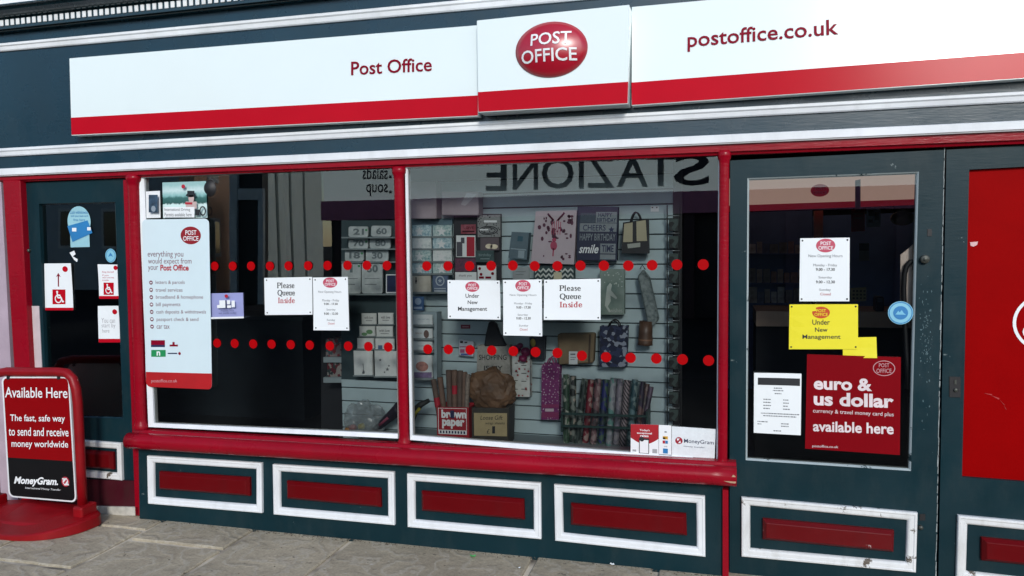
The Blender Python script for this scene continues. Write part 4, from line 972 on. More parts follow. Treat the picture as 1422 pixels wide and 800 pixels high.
for i, (x0, y0, x1, y1, lb) in enumerate([(502,435,522,452,'white script card, upper row, farther from the mullion'),(525,434.5,545.5,452,'white script card, upper row, against the mullion'),(499,453,520.5,468.5,'white card with a green watercolour leaf in the lower rack'),(522.5,453,545,469.5,'white script card, second row, against the mullion'),(496,469.5,519,486,'plain white card just above the bottom row, farther from the mullion'),(521,470,547,487,'white card with a blue square patch in the lower rack'),(491,487,517.5,523,'tall white card with a pale flower stem, bottom row of the lower rack'),(520,487,551,524.5,'tall white card with dark blossoms, bottom row of the lower rack')]):
    Y = .44-.018*(i//2)
    o = hang_card((x0,y0,x1,y1), Y, pattern('white_card','noise',[(.62,.66,.65),(.78,.80,.79)],18), lb, group='white cards in the rack')
    if i in (0, 1, 3): prints(o, Y-.001, M_greyink, ('with love', (x0+4,y0+4,x1-4,y0+8)), (x0+6,y0+10,x1-5,y0+10.7), name='script_print')
    mm = MB()
    if i == 2: mm.oval(U(513,461,Y-.001), .022, .014, 10); mm.oval(U(506,464,Y-.001), .02, .01, 10); mm.build('leaf_print', plain('sage_print', (.14,.3,.14), .6), o)
    if i == 5: mm.flat((525,479.5,531,485), Y-.001); mm.build('patch_print', plain('dusk_blue_print', (.10,.17,.3), .6), o)
    if i == 6: mm.tube([U(503,519,Y-.002),U(505,512,Y-.002),U(504,505,Y-.002)], .002, 5); mm.oval(U(505,517,Y-.001), .007, .012, 8); mm.build('stem_print', M_greyink, o)
    if i == 7:
        for px, py, r in ((528,500,.010),(538,513,.013),(534,517,.008),(540,508,.008)): star(mm, px, py, r*250, Y-.001)
        mm.build('blossom_print', M_greyink, o)
    mm = MB(); mm.slab([(x0-1,y1-1.8),(x1+1,y1-1.8),(x1+1,y1),(x0-1,y1)], Y-.012, .02); mm.build('shelf_lip', M_clear, rk)
# packets stacked on a dark unit beyond the racks
su = empty('shelf_unit', U(470, 600, .62), 'dark shelf unit with red packets beside the card racks', 'shelf')
mm = MB(); mm.slab([(446,440),(494,440),(494,612),(446,612)], .75, .05); mm.build('back_panel', M_dark, su)
for y in (496, 524): mm = MB(); mm.slab([(449,y),(490,y),(490,y+7.5),(449,y+7.5)], .58, .2); mm.build('shelf', plain('pale_shelf_edge', (.28,.34,.36), .5), su)
for i, (x0, y0, x1, y1, c_, lb) in enumerate([(452,470,488,496,[(.20,.03,.04),(.05,.08,.09),(.24,.2,.2)],'red and teal patterned packet on the upper shelf of the dark unit'),(454,504,487,524,[(.14,.02,.03),(.03,.05,.05),(.3,.28,.26)],'dark red patterned packet on the lower shelf of the dark unit')]):
    mm = MB(); mm.slab(quad((x0,y0,x1,y1)), .60, .10); mm.build('gift_packet', pattern(f'packet_pattern_{i}','cells',c_,55), None, lb, 'packet', bevel=.004)
# clear bag of sweets and dark umbrella in the corner by the mullion
def blob(name, px, py, rx, ry, rz, Y, mat, label, cat, amp=.3, freq=9, sub=4, base=None, ridged=True, seed=0, parent=None):
    bm = bmesh.new(); bmesh.ops.create_icosphere(bm, subdivisions=sub, radius=1)
    c = U(px, py, Y); m = MB(); vs = []
    for v in bm.verts:
        d = v.co.normalized(); p = Vector((d.x*rx, d.y*ry, d.z*rz)); s = Vector((seed, seed*1.7, 0))
        a = noise.noise(p*freq+s); b2 = noise.noise(p*freq*2.6+s)+.5*noise.noise(p*freq*5.5)
        k = (1-2*abs(a))*.55+(1-2*abs(b2))*.3 if ridged else a
        vs.append(c+p*(1+amp*k))
    m.add(vs, [tuple(v.index for v in f.verts) for f in bm.faces], not ridged); bm.free()
    if base is not None:
        for v in m.v: v.z = max(v.z, base)
    return m.build(name, mat, parent, label, cat)
M_film = plain('clear_film', (.33,.38,.40), .18, .3, 14, .6, .9, 22); M_film.node_tree.nodes['Principled BSDF'].inputs['Alpha'].default_value = .45
bagc = blob('clear_bag', 507, 581, .10, .045, .085, .33, M_film, 'crumpled clear plastic bag of coloured packets on the window board', 'bag', .55, 13, 4, zfl, True, 3)
for px, py, col, nm in ((490,594,(.45,.04,.03),'red_packet'),(502,592,(.5,.4,.02),'yellow_packet'),(484,597,(.35,.16,.04),'orange_packet')):
    blob('sweet_packet', px, py, .022, .02, .018, .33, plain(nm, col, .35), f'small {nm.split("_")[0]} packet inside the clear plastic bag', 'packet', .25, 30, 3, zfl, True, px)
um = empty('umbrella', U(540, 600, .3), 'folded dark purple umbrella leaning behind the mullion foot', 'umbrella')
mm = MB(); a_, b_ = U(516,601,.34), U(556,566,.30); mm.tube([pt_in(a_, b_, t) for t in (0,.1,.3,.5,.7,.9,1)], .012, 12, True, .040); mm.build('folded_cloth', plain('dark_plum_cloth', (.018,.012,.025), .6, .3, 40, .4), um)
mm = MB(); mm.tube([pt_in(a_, b_, t)+Vector((0,-.03,0)) for t in (.35,.5,.65)], .008, 8); mm.build('pink_strap', plain('rose_strap', (.25,.05,.09), .6), um)
um = empty('umbrella', U(590, 610, .3), 'folded black umbrella with a yellow stripe beside the brown paper box', 'umbrella')
mm = MB(); mm.tube([U(568,588,.30),U(575,572,.30),U(584,562,.30),U(596,556,.31)], .03, 12, True, .012); mm.build('folded_cloth', plain('black_cloth', (.012,.014,.014), .6, .3, 40, .4), um)
mm = MB(); mm.tube([U(571,586,.262),U(577,574,.262),U(583,567,.265)], .009, 8); mm.build('yellow_stripe', plain('yellow_cloth', (.45,.40,.03), .6), um)

# box of brown paper rolls
bx = empty('roll_box', U(628, 612, .26), 'red card box printed brown paper on the window board', 'box')
q = [(606.5,565),(651,566),(651.5,612),(607,610)]; YBX = .24
mm = MB(); w_ = [U(*p, YBX) for p in q]; dpt = .13
mm.loft([dy(w_,0)]); a0, b0, c0_, d0_ = w_
mm.prism(w_, .004); mm.prism(dy(w_, dpt), .004)
for p_, r_2 in ((a0,d0_),(b0,c0_)): mm.add([p_+Vector((0,.004,0)), p_+Vector((0,dpt,0)), r_2+Vector((0,dpt,0)), r_2+Vector((0,.004,0))], [(0,1,2,3)])
mm.build('carton', plain('red_carton', (.33,.008,.018), .5, .06), bx)
Q = q
mm = MB(); mm.text('brown', subq(Q,.14,.08,.92,.34), YBX-.001, .05); mm.text('paper', subq(Q,.16,.38,.86,.66), YBX-.001, .05); mm.build('lettering', M_w, bx)
mm = MB(); o_ = [U(*p, YBX-.001) for p in subq(Q,.04,.03,.93,.75)]; mm.loft([o_, inset(o_, .003)]); mm.flat(subq(Q,.05,.70,.93,.83), YBX-.0014); mm.build('white_border', M_w, bx)
mm = MB()
for i in range(9): mm.flat(subq(Q,.09+i*.092,.725,.14+i*.092,.805), YBX-.002)
mm.flat(subq(Q,.42,.10,.54,.34), YBX-.003); mm.build('dark_print', M_navy, bx)
M_kraft = plain('kraft_paper', (.155,.095,.070), .75, .25, 25, .2); M_kraft2 = plain('kraft_paper_dull', (.11,.075,.060), .75, .25, 25, .2)
def roll(name, top, bot, r, Y, mat, label, cat='gift wrap', group=None, tilt=0, lab_mat=None, hollow=True):
    a_, b_ = U(*bot, Y), U(*top, Y+tilt); d = (b_-a_).normalized(); m = MB()
    m.tube([a_, pt_in(a_, b_, .5), b_], r, 14, False)
    x = d.orthogonal().normalized(); y = d.cross(x)
    R = [b_+x*r*math.cos(2*math.pi*k/14)+y*r*math.sin(2*math.pi*k/14) for k in range(14)]; Ri = [b_+(p-b_)*.72 for p in R]; Rd = [p-d*.03 for p in Ri]
    m.loft([R, Ri, Rd], False, True)
    m.face([a_+x*r*math.cos(2*math.pi*k/14)-y*r*math.sin(2*math.pi*k/14) for k in range(14)])
    o = m.build(name, mat, None, label, cat, group)
    if lab_mat:
        mm = MB(); mm.tube([pt_in(a_, b_, lab_mat[1]), pt_in(a_, b_, lab_mat[2])], r*1.05, 14, False); bd_ = mm.build('paper_band', lab_mat[0], o)
    return o
for i, (tx, ty, bx_, by_, lb, bnd) in enumerate([(602,527,614,600,'brown paper roll with a red label leaning out furthest',True),(611,524,620,600,'brown paper roll leaning between the red-labelled rolls',False),(623,514,626,600,'tall brown paper roll first of the upright row',False),(631,514,632.5,600,'tall brown paper roll with a red label in the upright row',True),(639,515,638.5,600,'tall brown paper roll behind the box edge',False),(645,517,644,600,'tall brown paper roll next to the crumpled bag',False)]):
    roll('paper_roll', (tx,ty), (bx_,by_), .0165, .315+.012*(i % 2), M_kraft if i % 2 else M_kraft2, lb, 'paper roll', 'brown paper rolls in the red box', 0, (M_redink, .48 if i == 0 else .62, .66 if i == 0 else .76) if bnd else None)
roll('paper_roll', (650,520), (646.5,600), .013, .30, plain('speckled_kraft', (.22,.18,.15), .7, .4, 60), 'pale speckled paper roll at the end of the red box', 'paper roll', 'brown paper rolls in the red box')
# loose paper box with its hand-written price card
bx = empty('price_box', U(680, 614, .27), 'dark open box with a hand-lettered price card on the window board', 'box')
q = [(655,566),(707,567),(706,618),(655.5,613)]; w_ = [U(*p, .27) for p in q]; a0, b0, c0_, d0_ = w_; mm = MB(); mm.prism(w_, .006); mm.prism(dy(w_, .12), .006)
for p_, r_2 in ((a0,d0_),(b0,c0_)): mm.add([p_+Vector((0,.004,0)), p_+Vector((0,.12,0)), r_2+Vector((0,.12,0)), r_2+Vector((0,.004,0))], [(0,1,2,3)])
mm.build('crate', plain('dark_stained_wood', (.035,.032,.025), .6, .3, 30), bx)
q = quad((658,573.5,704,574,704,606,658.5,605)); o = MB().slab(q, .262, .003).build('price_card', plain('tan_card', (.40,.32,.17), .7, .1, 20), bx)
mm = MB(); mm.text('Loose Gift', (667,577,698,583), .2605, .004, 0, .2); mm.text('wrap sheets', (674,586,701,590.5), .2605, 0, 0, .2); mm.text('1', (683.5,592,687.5,602), .2605, .01); mm.text('\u00a3', (676,596,680,602), .2605); mm.build('lettering', M_ink, o)
# crumpled brown bag of tissue paper
blob('crumpled_bag', 683, 541, .118, .055, .105, .36, plain('crumpled_brown_paper', (.14,.075,.038), .6, .45, 9, .5, .5, 40), 'big crumpled brown paper bundle above the price box', 'bundle', .44, 11, 4, None, True, 11)
# canvas shopping bag and hanging goods
def gift_bag(px, Y, mat, label, depth=.05, handle=None, cat='gift bag', name='gift_bag', taper=0, hh=.09, group=None):
    q = [U(*p, Y) for p in quad(px)]; TL, TR, BR, BL = q; s = Vector((0, depth, 0)); m = MB()
    bk = [TL+s, TR+s, BR+s, BL+s]
    fold = [pt_in(TL, BL, .5)+Vector((.012,depth/2,0)), pt_in(TR, BR, .5)+Vector((-.012,depth/2,0))]
    m.face([TL, BL, BR, TR][::-1]); m.face([bk[0], bk[3], bk[2], bk[1]][::-1]); m.face([BL, BR, bk[2], bk[3]])
    for t, b_, tb, bb in ((TL, BL, bk[0], bk[3]), (TR, BR, bk[1], bk[2])):
        mid_t = pt_in(t, tb, .5)+Vector((.010 if t is TL else -.010, 0, 0)); mid_b = pt_in(b_, bb, .5)
        m.add([t, mid_t, mid_b, b_, tb, bb], [(0,1,2,3),(1,4,5,2)])
    o = m.build(name, mat, None, label, cat, group)
    if handle:
        for yy in (0, depth):
            a_ = pt_in(TL, TR, .3)+Vector((0,yy,-.004)); b_ = pt_in(TL, TR, .7)+Vector((0,yy,-.004)); h_ = []
            for k in range(11):
                t = k/10; h_.append(pt_in(a_, b_, t)+Vector((0,0,hh*math.sin(math.pi*t)**.7)))
            mm = MB(); mm.tube(h_, .004, 6); mm.build('handle', handle, o)
    return o
YH = .475
M_str = plain('dark_cord', (.02,.02,.025), .7)
o = gift_bag((663,480,707,480,710,548,661,546), .43, plain('grey_canvas', (.34,.33,.30), .85, .12, 60, .3), 'grey canvas shopping bag with black lettering behind the brown bundle', .06, None, 'shopping bag', 'canvas_bag')
mm = MB(); mm.text('SHOPPING', (665,492.5,703.5,500), .4285, .01); mm.text('IS MY', (672,508,698,514.5), .4285, .01); mm.build('lettering', M_ink, o)
mm = MB()
P_ = [U(*p, .42) for p in [(678,448),(683,446),(689,449),(693,462),(699,473),(703,481),(686,481),(672,481),(674,466)]]; mm.prism(P_, .03); mm.build('cloth_strap', M_black, o, bevel=.006)
o = sheet('price_tag', (640,451,653,456.5), plain('dull_red_tag', (.24,.03,.05), .5), 'tiny red tag on the slatted panel under the wide notice', 'tag', YSW-.004); prints(o, YSW-.004, plain('tag_pink', (.5,.25,.28), .5), (642,453,651,454.6), name='tag_print')
o = MB().slab(quad((637,472,658,474,657,496,636.5,494)), .50, .02).build('blister_pack', plain('white_blue_pack', (.52,.55,.62), .4, .1, 20), None, 'small white and blue hanging pack beside the canvas bag', 'packet', bevel=.004)
prints(o, .50, M_ink, (639,473.5,643,476.5), (645,474.5,649,476.5), name='dark_print'); prints(o, .50, plain('pack_pink', (.4,.1,.2), .5), (638,481,648,482.4), (639,485,645,490), name='pink_print'); prints(o, .50, plain('pack_blue', (.08,.12,.34), .5), (640,491,655,493.5), name='blue_print')
# bottle bags
o = gift_bag((711,486,736,484,735.5,551.5,711.5,551), .46, pattern('robin_print','spots',[(.30,.03,.04),(.50,.52,.50),(.60,.62,.60)],38), 'white robin-patterned bottle bag with a magenta bow', .06, None, 'bottle bag', 'bottle_bag')
mm = MB()
for i in range(5): mm.flat((715,492+i*12,719,493+i*12), .4585); mm.flat((724,496+i*11,731,497+i*11), .4585)
mm.build('bird_print', M_ink, o)
for k, (dx, dz, r) in enumerate(((-6,-2,.022),(6,3,.026),(2,12,.022),(-2,-6,.016))): blob('bow_loop', 724+dx, 486+dz, r, .02, r*.9, .43, plain('magenta_ribbon', (.20,.012,.07), .4), None, None, .25, 24, 3, None, True, k, o)
o = gift_bag((735,468,757,468,756,500,736,499), .49, plain('black_glossy_bag', (.02,.022,.03), .4, .4, 40), 'small black gift bag with a yellow tag below the hours notice', .04); mm = MB(); mm.oval(U(740,476,.487), .016, .024, 12, .008); mm.build('yellow_tag', plain('dull_gold', (.38,.32,.06), .5), o)
o = gift_bag((752,506,777,506,776,583,751.5,583), .44, pattern('magenta_sparkle','spots',[(.50,.48,.50),(.22,.03,.15),(.16,.02,.12)],75), 'purple and pink speckled bottle bag with a white label', .07, plain('pink_cord', (.3,.06,.16), .6), 'bottle bag', 'bottle_bag', 0, .04)
prints(o, .44, plain('label_mauve', (.55,.45,.5), .5), (757,567.5,769,571.5), name='name_label'); prints(o, .4392, plain('dark_pink_band', (.22,.02,.10), .5), (752.5,561.5,776,566), (752,572.5,776,580), name='foot_print')
# brown parcel-like satchel
o = MB().slab([(773.5,464),(826,463),(824,504.5),(775,507)], .44, .07).build('satchel', plain('tan_felt', (.20,.145,.085), .85, .15, 14, .3), None, 'brown felt satchel with a white price label on the slatted panel', 'satchel', bevel=.012, bseg=2)
o.data.polygons[0].use_smooth = False
mm = MB(); mm.slab([(818,464.5),(820.5,464.5),(819,505),(816.5,505)], .436, .004); mm.build('edge_strap', plain('dark_brown_strap', (.06,.04,.025), .7), o)
prints(o, .438, plain('white_label', (.6,.64,.66), .6), (790,488,802,506), name='price_label'); prints(o, .4372, M_greyink, (792,491,799,493), (792,496,800,496.8), (792,499,798,499.8), name='label_print')
# navy patterned bag
o = gift_bag((833,453,872,453,870,510,832.5,509.5), .45, pattern('navy_patchwork','cells',[(.008,.012,.045),(.02,.03,.08),(.008,.010,.03),(.26,.29,.36)],48), 'navy gift bag with white and blue patchwork squares', .06, M_black, hh=.035)
# floral bag with tilted body
q = (744,293.5,801,292,797,367.5,737,365); Q = quad(q)
o = gift_bag(q, .44, plain('pink_white_bag', (.50,.42,.46), .5, .06), 'big pale pink floral gift bag on the slatted panel', .06, None)
mm = MB()
rr_ = random.Random(3)
for k in range(34):
    u, v = .5+rr_.gauss(0,.2), .42+rr_.gauss(0,.10); mm.oval(U(*lerpq(Q, min(.9,max(.1,u)), v), .4385), rr_.uniform(.004,.014), rr_.uniform(.004,.014), 7)
for k in range(16): mm.oval(U(*lerpq(Q, rr_.choice([rr_.uniform(.1,.3), rr_.uniform(.7,.92)]), rr_.choice([rr_.uniform(.1,.2), rr_.uniform(.78,.92)])), .4385), rr_.uniform(.004,.011), rr_.uniform(.004,.009), 7)
mm.build('flower_print', plain('dark_wine_print', (.10,.02,.05), .5), o)
mm = MB()
for k in range(5):
    u = .42+.05*k; mm.flat([lerpq(Q,u,.17+.02*abs(k-2)), lerpq(Q,u+.016,.17+.02*abs(k-2)), lerpq(Q,u+.016,.45), lerpq(Q,u,.45)], .438)
mm.oval(U(*lerpq(Q,.5,.66), .438), .020, .026, 12); mm.oval(U(*lerpq(Q,.5,.55), .438), .012, .012, 10); mm.flat(subq(Q,.485,.7,.515,.86), .438); mm.build('ribbon_print', plain('rose_print', (.42,.05,.11), .5), o)
mm = MB(); 
for a_, b_ in (((.30,.05),(.45,.18)), ((.70,.04),(.55,.18))): mm.tube([U(*lerpq(Q,*a_), .434), U(*lerpq(Q,*b_), .434)], .005, 6)
mm.build('handle', plain('wine_cord', (.12,.02,.05), .6), o)
# zigzag bag below it
q = (742,371,797,371,796,392,743,392); Q = quad(q); o = gift_bag((741,370,797,370,797,420,742,420), .46, plain('dark_teal_bag', (.02,.045,.048), .5), 'dark teal gift bag with white zigzag bands half hidden by notices', .05)
mm = MB()
for row in range(4):
    for k in range(7):
        y0 = 372+row*7+(0); xa_ = 743+k*7.6
        mm.flat([(xa_,y0+4),(xa_+3.8,y0),(xa_+3.8,y0+3),(xa_,y0+7)], .4588); mm.flat([(xa_+3.8,y0),(xa_+7.6,y0+4),(xa_+7.6,y0+7),(xa_+3.8,y0+3)], .4588)
mm.build('zigzag_print', plain('zigzag_white', (.55,.58,.54), .5), o); prints(o, .458, plain('cream_tag', (.6,.55,.38), .6), (769,378,780,392), name='cream_tag')
# grey boxed bag, grey card
q = (710.5,322,734.5,323,731.5,361,706,358); o = gift_bag(q, .45, plain('steel_grey_bag', (.10,.15,.18), .45, .12, 20), 'small tilted grey gift bag with a pale tag', .06, None); Q = quad(q)
prints(o, .449, plain('pale_steel_print', (.28,.36,.40), .5), subq(Q,.06,.62,.92,.66), subq(Q,.5,.68,.84,.95), name='tag_print'); prints(o, .449, plain('teal_motif', (.03,.10,.14), .5), subq(Q,.38,.15,.68,.34), name='motif_print')
o = hang_card((712,371,735,390), .49, pattern('grey_card','noise',[(.28,.31,.32),(.36,.39,.40)],16), 'plain grey card hanging under the small tilted grey bag'); prints(o, .489, M_greyink, (716,377,730,377.7), (716,381,727,381.7), name='line_print')
# navy birthday bag
q = (804,293,858,293,856,362,801,361); Q = quad(q); o = gift_bag((802,287,858,287,856,362,801,361), .44, plain('deep_navy_bag', (.012,.016,.05), .45), 'navy birthday gift bag lettered CHEERS and HAPPY BIRTHDAY', .07, None)
M_bs = plain('bag_silver', (.22,.25,.27), .5, .1, 40)
prints(o, .439, M_bs, subq(Q,.44,.02,.98,.24), subq(Q,.04,.25,.98,.42), subq(Q,.58,.66,.97,.86), subq(Q,.58,.88,.97,.98), name='silver_band'); prints(o, .439, plain('bag_slate', (.05,.07,.10), .5, .2, 60), subq(Q,.04,.04,.43,.24), name='slate_band')
mm = MB(); mm.text('HAPPY', subq(Q,.5,.04,.86,.12), .4375, .02); mm.text('BIRTHDAY', subq(Q,.47,.14,.96,.23), .4375, .02); mm.text('CHEERS', subq(Q,.12,.28,.70,.40), .4375, .01); star(mm, 849, 319, 4.6, .4375); mm.text('TIME', subq(Q,.62,.69,.92,.83), .4375, .02); mm.build('lettering', M_navy, o)
mm = MB(); mm.text('HAPPY BIRTHDAY', subq(Q,.05,.46,.96,.60), .4375, .012); mm.build('lettering', M_bs, o); mm = MB(); mm.text('smile', subq(Q,.04,.68,.54,.86), .4375, .02, 0, .3); mm.build('lettering', M_w, o)
# black and cream bag, price ticket
q = (866,309,897.5,304,900,340,864,340); Q = quad(q); o = gift_bag((865,309,900,304,901,352,863,352), .44, M_black, 'black gift bag with two cream panels and a tag', .06, M_str, hh=.05)
prints(o, .439, plain('cream_panel', (.42,.38,.25), .5, .08), subq(Q,.03,.06,.40,.88), subq(Q,.56,.04,.97,.85), name='cream_print'); mm = MB(); mm.slab([(871,339),(889,337),(889,343),(872,345)], .432, .003); mm.build('tag', plain('grey_tag', (.35,.37,.33), .6), o)
o = sheet('price_ticket', (903.5,286.5,915,294), M_paper, 'tiny white price ticket high on the slatted panel', 'ticket', YSW-.004); prints(o, YSW-.004, M_ink, (905,287.5,907,289), (911,287.5,913,289), name='mark_print')
# grey-green picture bag (plain pale swirl), tilted bottle bag, wooden cylinder
q = (833,374,867,374,867,437,832,437); Q = quad(q); o = gift_bag(q, .47, pattern('misty_green','noise',[(.12,.19,.17),(.20,.27,.24),(.27,.33,.30)],9), 'misty green gift bag with a pale swirl and small stars', .05)
mm = MB(); rr_ = random.Random(5)
for k in range(20): mm.oval(U(*lerpq(Q, rr_.uniform(.2,.95), rr_.uniform(.05,.4)), .4685), rr_.uniform(.002,.006), rr_.uniform(.002,.006), 6)
mm.prism([U(*lerpq(Q,u,v), .469) for u, v in ((.30,.38),(.42,.30),(.50,.34),(.46,.46),(.70,.62),(.68,.66),(.44,.58),(.46,.70),(.34,.82),(.46,.92),(.40,.95),(.22,.80),(.26,.60))], .0005); mm.build('swirl_print', plain('pale_mint_print', (.50,.56,.52), .5), o); prints(o, .469, plain('mint_text', (.45,.5,.47), .5), ('wishes', subq(Q,.42,.86,.92,.95)))
o = MB().slab([(885,384),(893,374),(902,386),(915,444),(908,453),(900.5,455)], .46, .06).build('bottle_bag', pattern('grey_twig_print','noise',[(.06,.08,.08),(.17,.21,.21),(.25,.29,.29)],42), None, 'tilted grey twig-patterned bottle bag near the wire rack', 'bottle bag', bevel=.008)
mm = MB(); mm.tube([U(889,373,.46),U(892,368,.50),U(896,374,.46)], .003, 6); mm.build('handle', M_str, o)
mm = MB(); a_, b_ = U(897,446,.47), U(896,479,.47); mm.tube([a_, pt_in(a_, b_, .5), pt_in(a_, b_, .9), b_], .036, 18, True, .042); o = mm.build('wooden_tub', plain('copper_brown', (.10,.055,.035), .45, .3, 20), None, 'small brown tub hanging under the tilted bottle bag', 'tub')
mm = MB(); mm.tube([pt_in(a_, b_, .74), pt_in(a_, b_, .80)], .0415, 18, False); mm.build('rim_band', plain('copper_band', (.24,.13,.08), .35), o)

# gift wrap rolls in the wire holder
wr = empty('wrap_holder', U(850, 622, .40), 'dark green wire holder for gift wrap rolls on the slatted panel', 'holder')
for y0, y1 in ((573,578),(590,596)):
    mm = MB(); mm.slab([(779,y0),(898,y0+4),(898,y0+7.5),(779,y0+3.5)], .345, .012); mm.build('front_bar', plain('dark_green_wire', (.015,.045,.042), .45), wr, bevel=.003)
for px in (779, 897):
    mm = MB(); mm.slab([(px,572),(px+2.5,572),(px+2.5,600),(px,600)], .357, .19); mm.build('side_bar', plain('dark_green_wire', (.015,.045,.042), .45), wr)
wraps = [((786.5,520),(786.5,622),'holly',[(.02,.05,.03),(.30,.32,.28),(.05,.10,.06)],'gift wrap roll with white and green flecks, first of the pair set apart'),
 ((796,522),(795.5,622),'dark_floral',[(.012,.015,.014),(.16,.18,.16),(.03,.05,.04),(.35,.30,.25)],'dark floral gift wrap roll, second of the pair set apart'),
 ((812.5,526),(800,622),'forest',[(.010,.02,.018),(.14,.17,.15),(.02,.035,.03)],'dark green leaf-print gift wrap roll leaning at the row end'),
 ((821,527),(812,622),'crimson',[(.16,.008,.02),(.10,.008,.015),(.30,.2,.18)],'crimson gift wrap roll in the wire holder'),
 ((831,526),(823,622),'rose_grey',[(.16,.08,.09),(.04,.03,.035),(.28,.2,.2)],'rose and charcoal gift wrap roll in the wire holder'),
 ((841,527),(834,622),'royal',[(.012,.018,.12),(.015,.03,.04),(.05,.10,.06)],'royal blue and black gift wrap roll in the wire holder'),
 ((852,525),(845,622),'silver_teal',[(.28,.30,.32),(.10,.24,.22),(.20,.20,.24)],'silver gift wrap roll with a teal band in the wire holder'),
 ((861,526),(855,622),'lavender',[(.19,.17,.21),(.10,.10,.13),(.28,.26,.28)],'lavender grey flecked gift wrap roll in the wire holder'),
 ((871,528),(864,622),'diag',[(.010,.010,.014),(.30,.24,.26)],'black gift wrap roll with pale slanting stripes'),
 ((882,527),(874,622),'petrol',[(.02,.06,.075),(.10,.18,.20),(.16,.22,.22)],'petrol blue mottled gift wrap roll beyond the striped one'),
 ((893,530),(884,618),'aubergine',[(.03,.02,.045),(.14,.08,.08),(.02,.02,.03)],'thin dark purple gift wrap roll leaning at the far end'),
 ((899,533),(889,600),'rust',[(.10,.055,.05),(.05,.04,.04),(.18,.13,.12)],'brownish gift wrap roll leaning at the far end'),
 ((904.5,537),(893,596),'mauve',[(.10,.07,.11),(.04,.03,.05)],'thin mauve gift wrap roll tipped furthest at the end')]
for i, (t_, b_, nm, c_, lb) in enumerate(wraps):
    mt = pattern('wrap_'+nm, 'stripe' if nm == 'diag' else 'cells', c_, 22 if nm == 'diag' else 42, .4, .5, .6 if nm == 'diag' else 0)
    roll('gift_wrap_roll', t_, (b_[0], b_[1]), .0185 if i < 10 else .014, .43+.02*(i % 2), mt, lb, 'gift wrap', 'gift wrap rolls in the wire holder', .04)
# wire carousel at the end of the panel
wk = empty('wire_rack', U(934, 610, .50), 'tall black wire rack of little packets beside the slatted panel', 'rack')
for px in (926.5, 944): mm = MB(); mm.tube([U(px,285,.50), U(px,612,.50)], .0035, 6); mm.build('upright', plain('dark_wire', (.06,.065,.07), .4, metal=.6), wk)
mm = MB(); mm.slab([(925,190),(947,190),(947,640),(925,640)], .56, .03); mm.build('back_board', M_black, wk)
pk = None
for i in range(13):
    y = 300+i*24
    a_, b_ = U(926.5, y, .50), U(944, y, .50); f = Vector((0,-.05,0))
    mm = MB(); mm.tube([a_, a_+f, b_+f, b_], .0026, 6); mm.build('wire_loop', plain('bright_wire', (.35,.38,.40), .3, metal=.7), wk)
    c_ = U(935, y+15, .48)
    if pk is None:
        mm = MB(); q_ = rect((929, y+4, 942, y+21), .475); mm.prism(q_, .015); pk = mm.build('hanging_packet', pattern('dark_packet','cells',[(.02,.025,.025),(.05,.075,.07),(.012,.014,.014),(.12,.15,.14)],40), None, 'small dark packet hanging on the tall wire rack', 'packet', 'small packets on the tall wire rack', bevel=.002); of_ = pk.location-c_
    else:
        d_ = pk.copy(); C.objects.link(d_); d_.location = c_+of_

# ------------------------------------------------------------------ further inside the shop
M_creamglow = plain('cream_added_glow', (.52,.40,.34), .6, .05); _b = M_creamglow.node_tree.nodes['Principled BSDF']; _b.inputs['Emission Color'].default_value = (.62,.40,.31,1); _b.inputs['Emission Strength'].default_value = .32  # glow added to brighten the sign in the dark room; no backlight known
M_redglow = plain('red_added_glow', (.30,.004,.006), .6, .05); _b = M_redglow.node_tree.nodes['Principled BSDF']; _b.inputs['Emission Color'].default_value = (.5,.004,.004,1); _b.inputs['Emission Strength'].default_value = .12  # weaker glow added to the red stripe and oval
YI = 3.0
o = MB().slab([(1000,249),(1330,232),(1330,275.5),(1000,287)], YI, .08).build('counter_sign', M_creamglow, None, 'dimly backlit cream counter sign with red stripe and oval inside the shop', 'sign')
MB().slab([(1000,286),(1330,274.5),(1330,282),(1000,294.5)], YI-.004, .08).build('red_stripe', M_redglow, o); logo(o, 1138.5, 264.5, 13, 8.8, YI, M_redglow, plain('dusky_pink', (.3,.12,.13), .5), .006)
mm = MB(); mm.slab([(1131.5,293),(1143,292.5),(1143,520),(1131.5,520)], YI+.1, .08); mm.build('counter_post', plain('beige_post', (.75,.55,.42), .6), None, 'beige upright post under the cream counter sign', 'post')
mm = MB(); mm.slab([(1188,250.5),(1195,249),(1195,292),(1188,292)], 2.6, .02); mm.build('hanging_strip', plain('grey_strip', (.14,.13,.14), .5), None, 'grey strip hanging in front of the cream counter sign', 'strip')
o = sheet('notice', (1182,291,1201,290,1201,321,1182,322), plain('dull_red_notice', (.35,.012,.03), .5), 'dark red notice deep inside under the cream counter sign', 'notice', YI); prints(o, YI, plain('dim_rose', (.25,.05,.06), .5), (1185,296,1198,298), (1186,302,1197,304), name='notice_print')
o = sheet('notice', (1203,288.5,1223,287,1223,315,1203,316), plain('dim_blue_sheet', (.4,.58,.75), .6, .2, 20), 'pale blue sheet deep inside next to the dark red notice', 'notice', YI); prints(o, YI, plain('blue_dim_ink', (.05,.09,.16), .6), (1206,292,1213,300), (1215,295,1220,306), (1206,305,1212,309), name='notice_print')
o = sheet('notice', (1193,338,1207,337.5,1207,362,1193,363), plain('dim_grey_sheet', (.16,.20,.24), .6), 'small grey notice deep inside beside the door hours sheet', 'notice', YI); prints(o, YI, M_black, (1193,338,1207,348), name='dark_print')
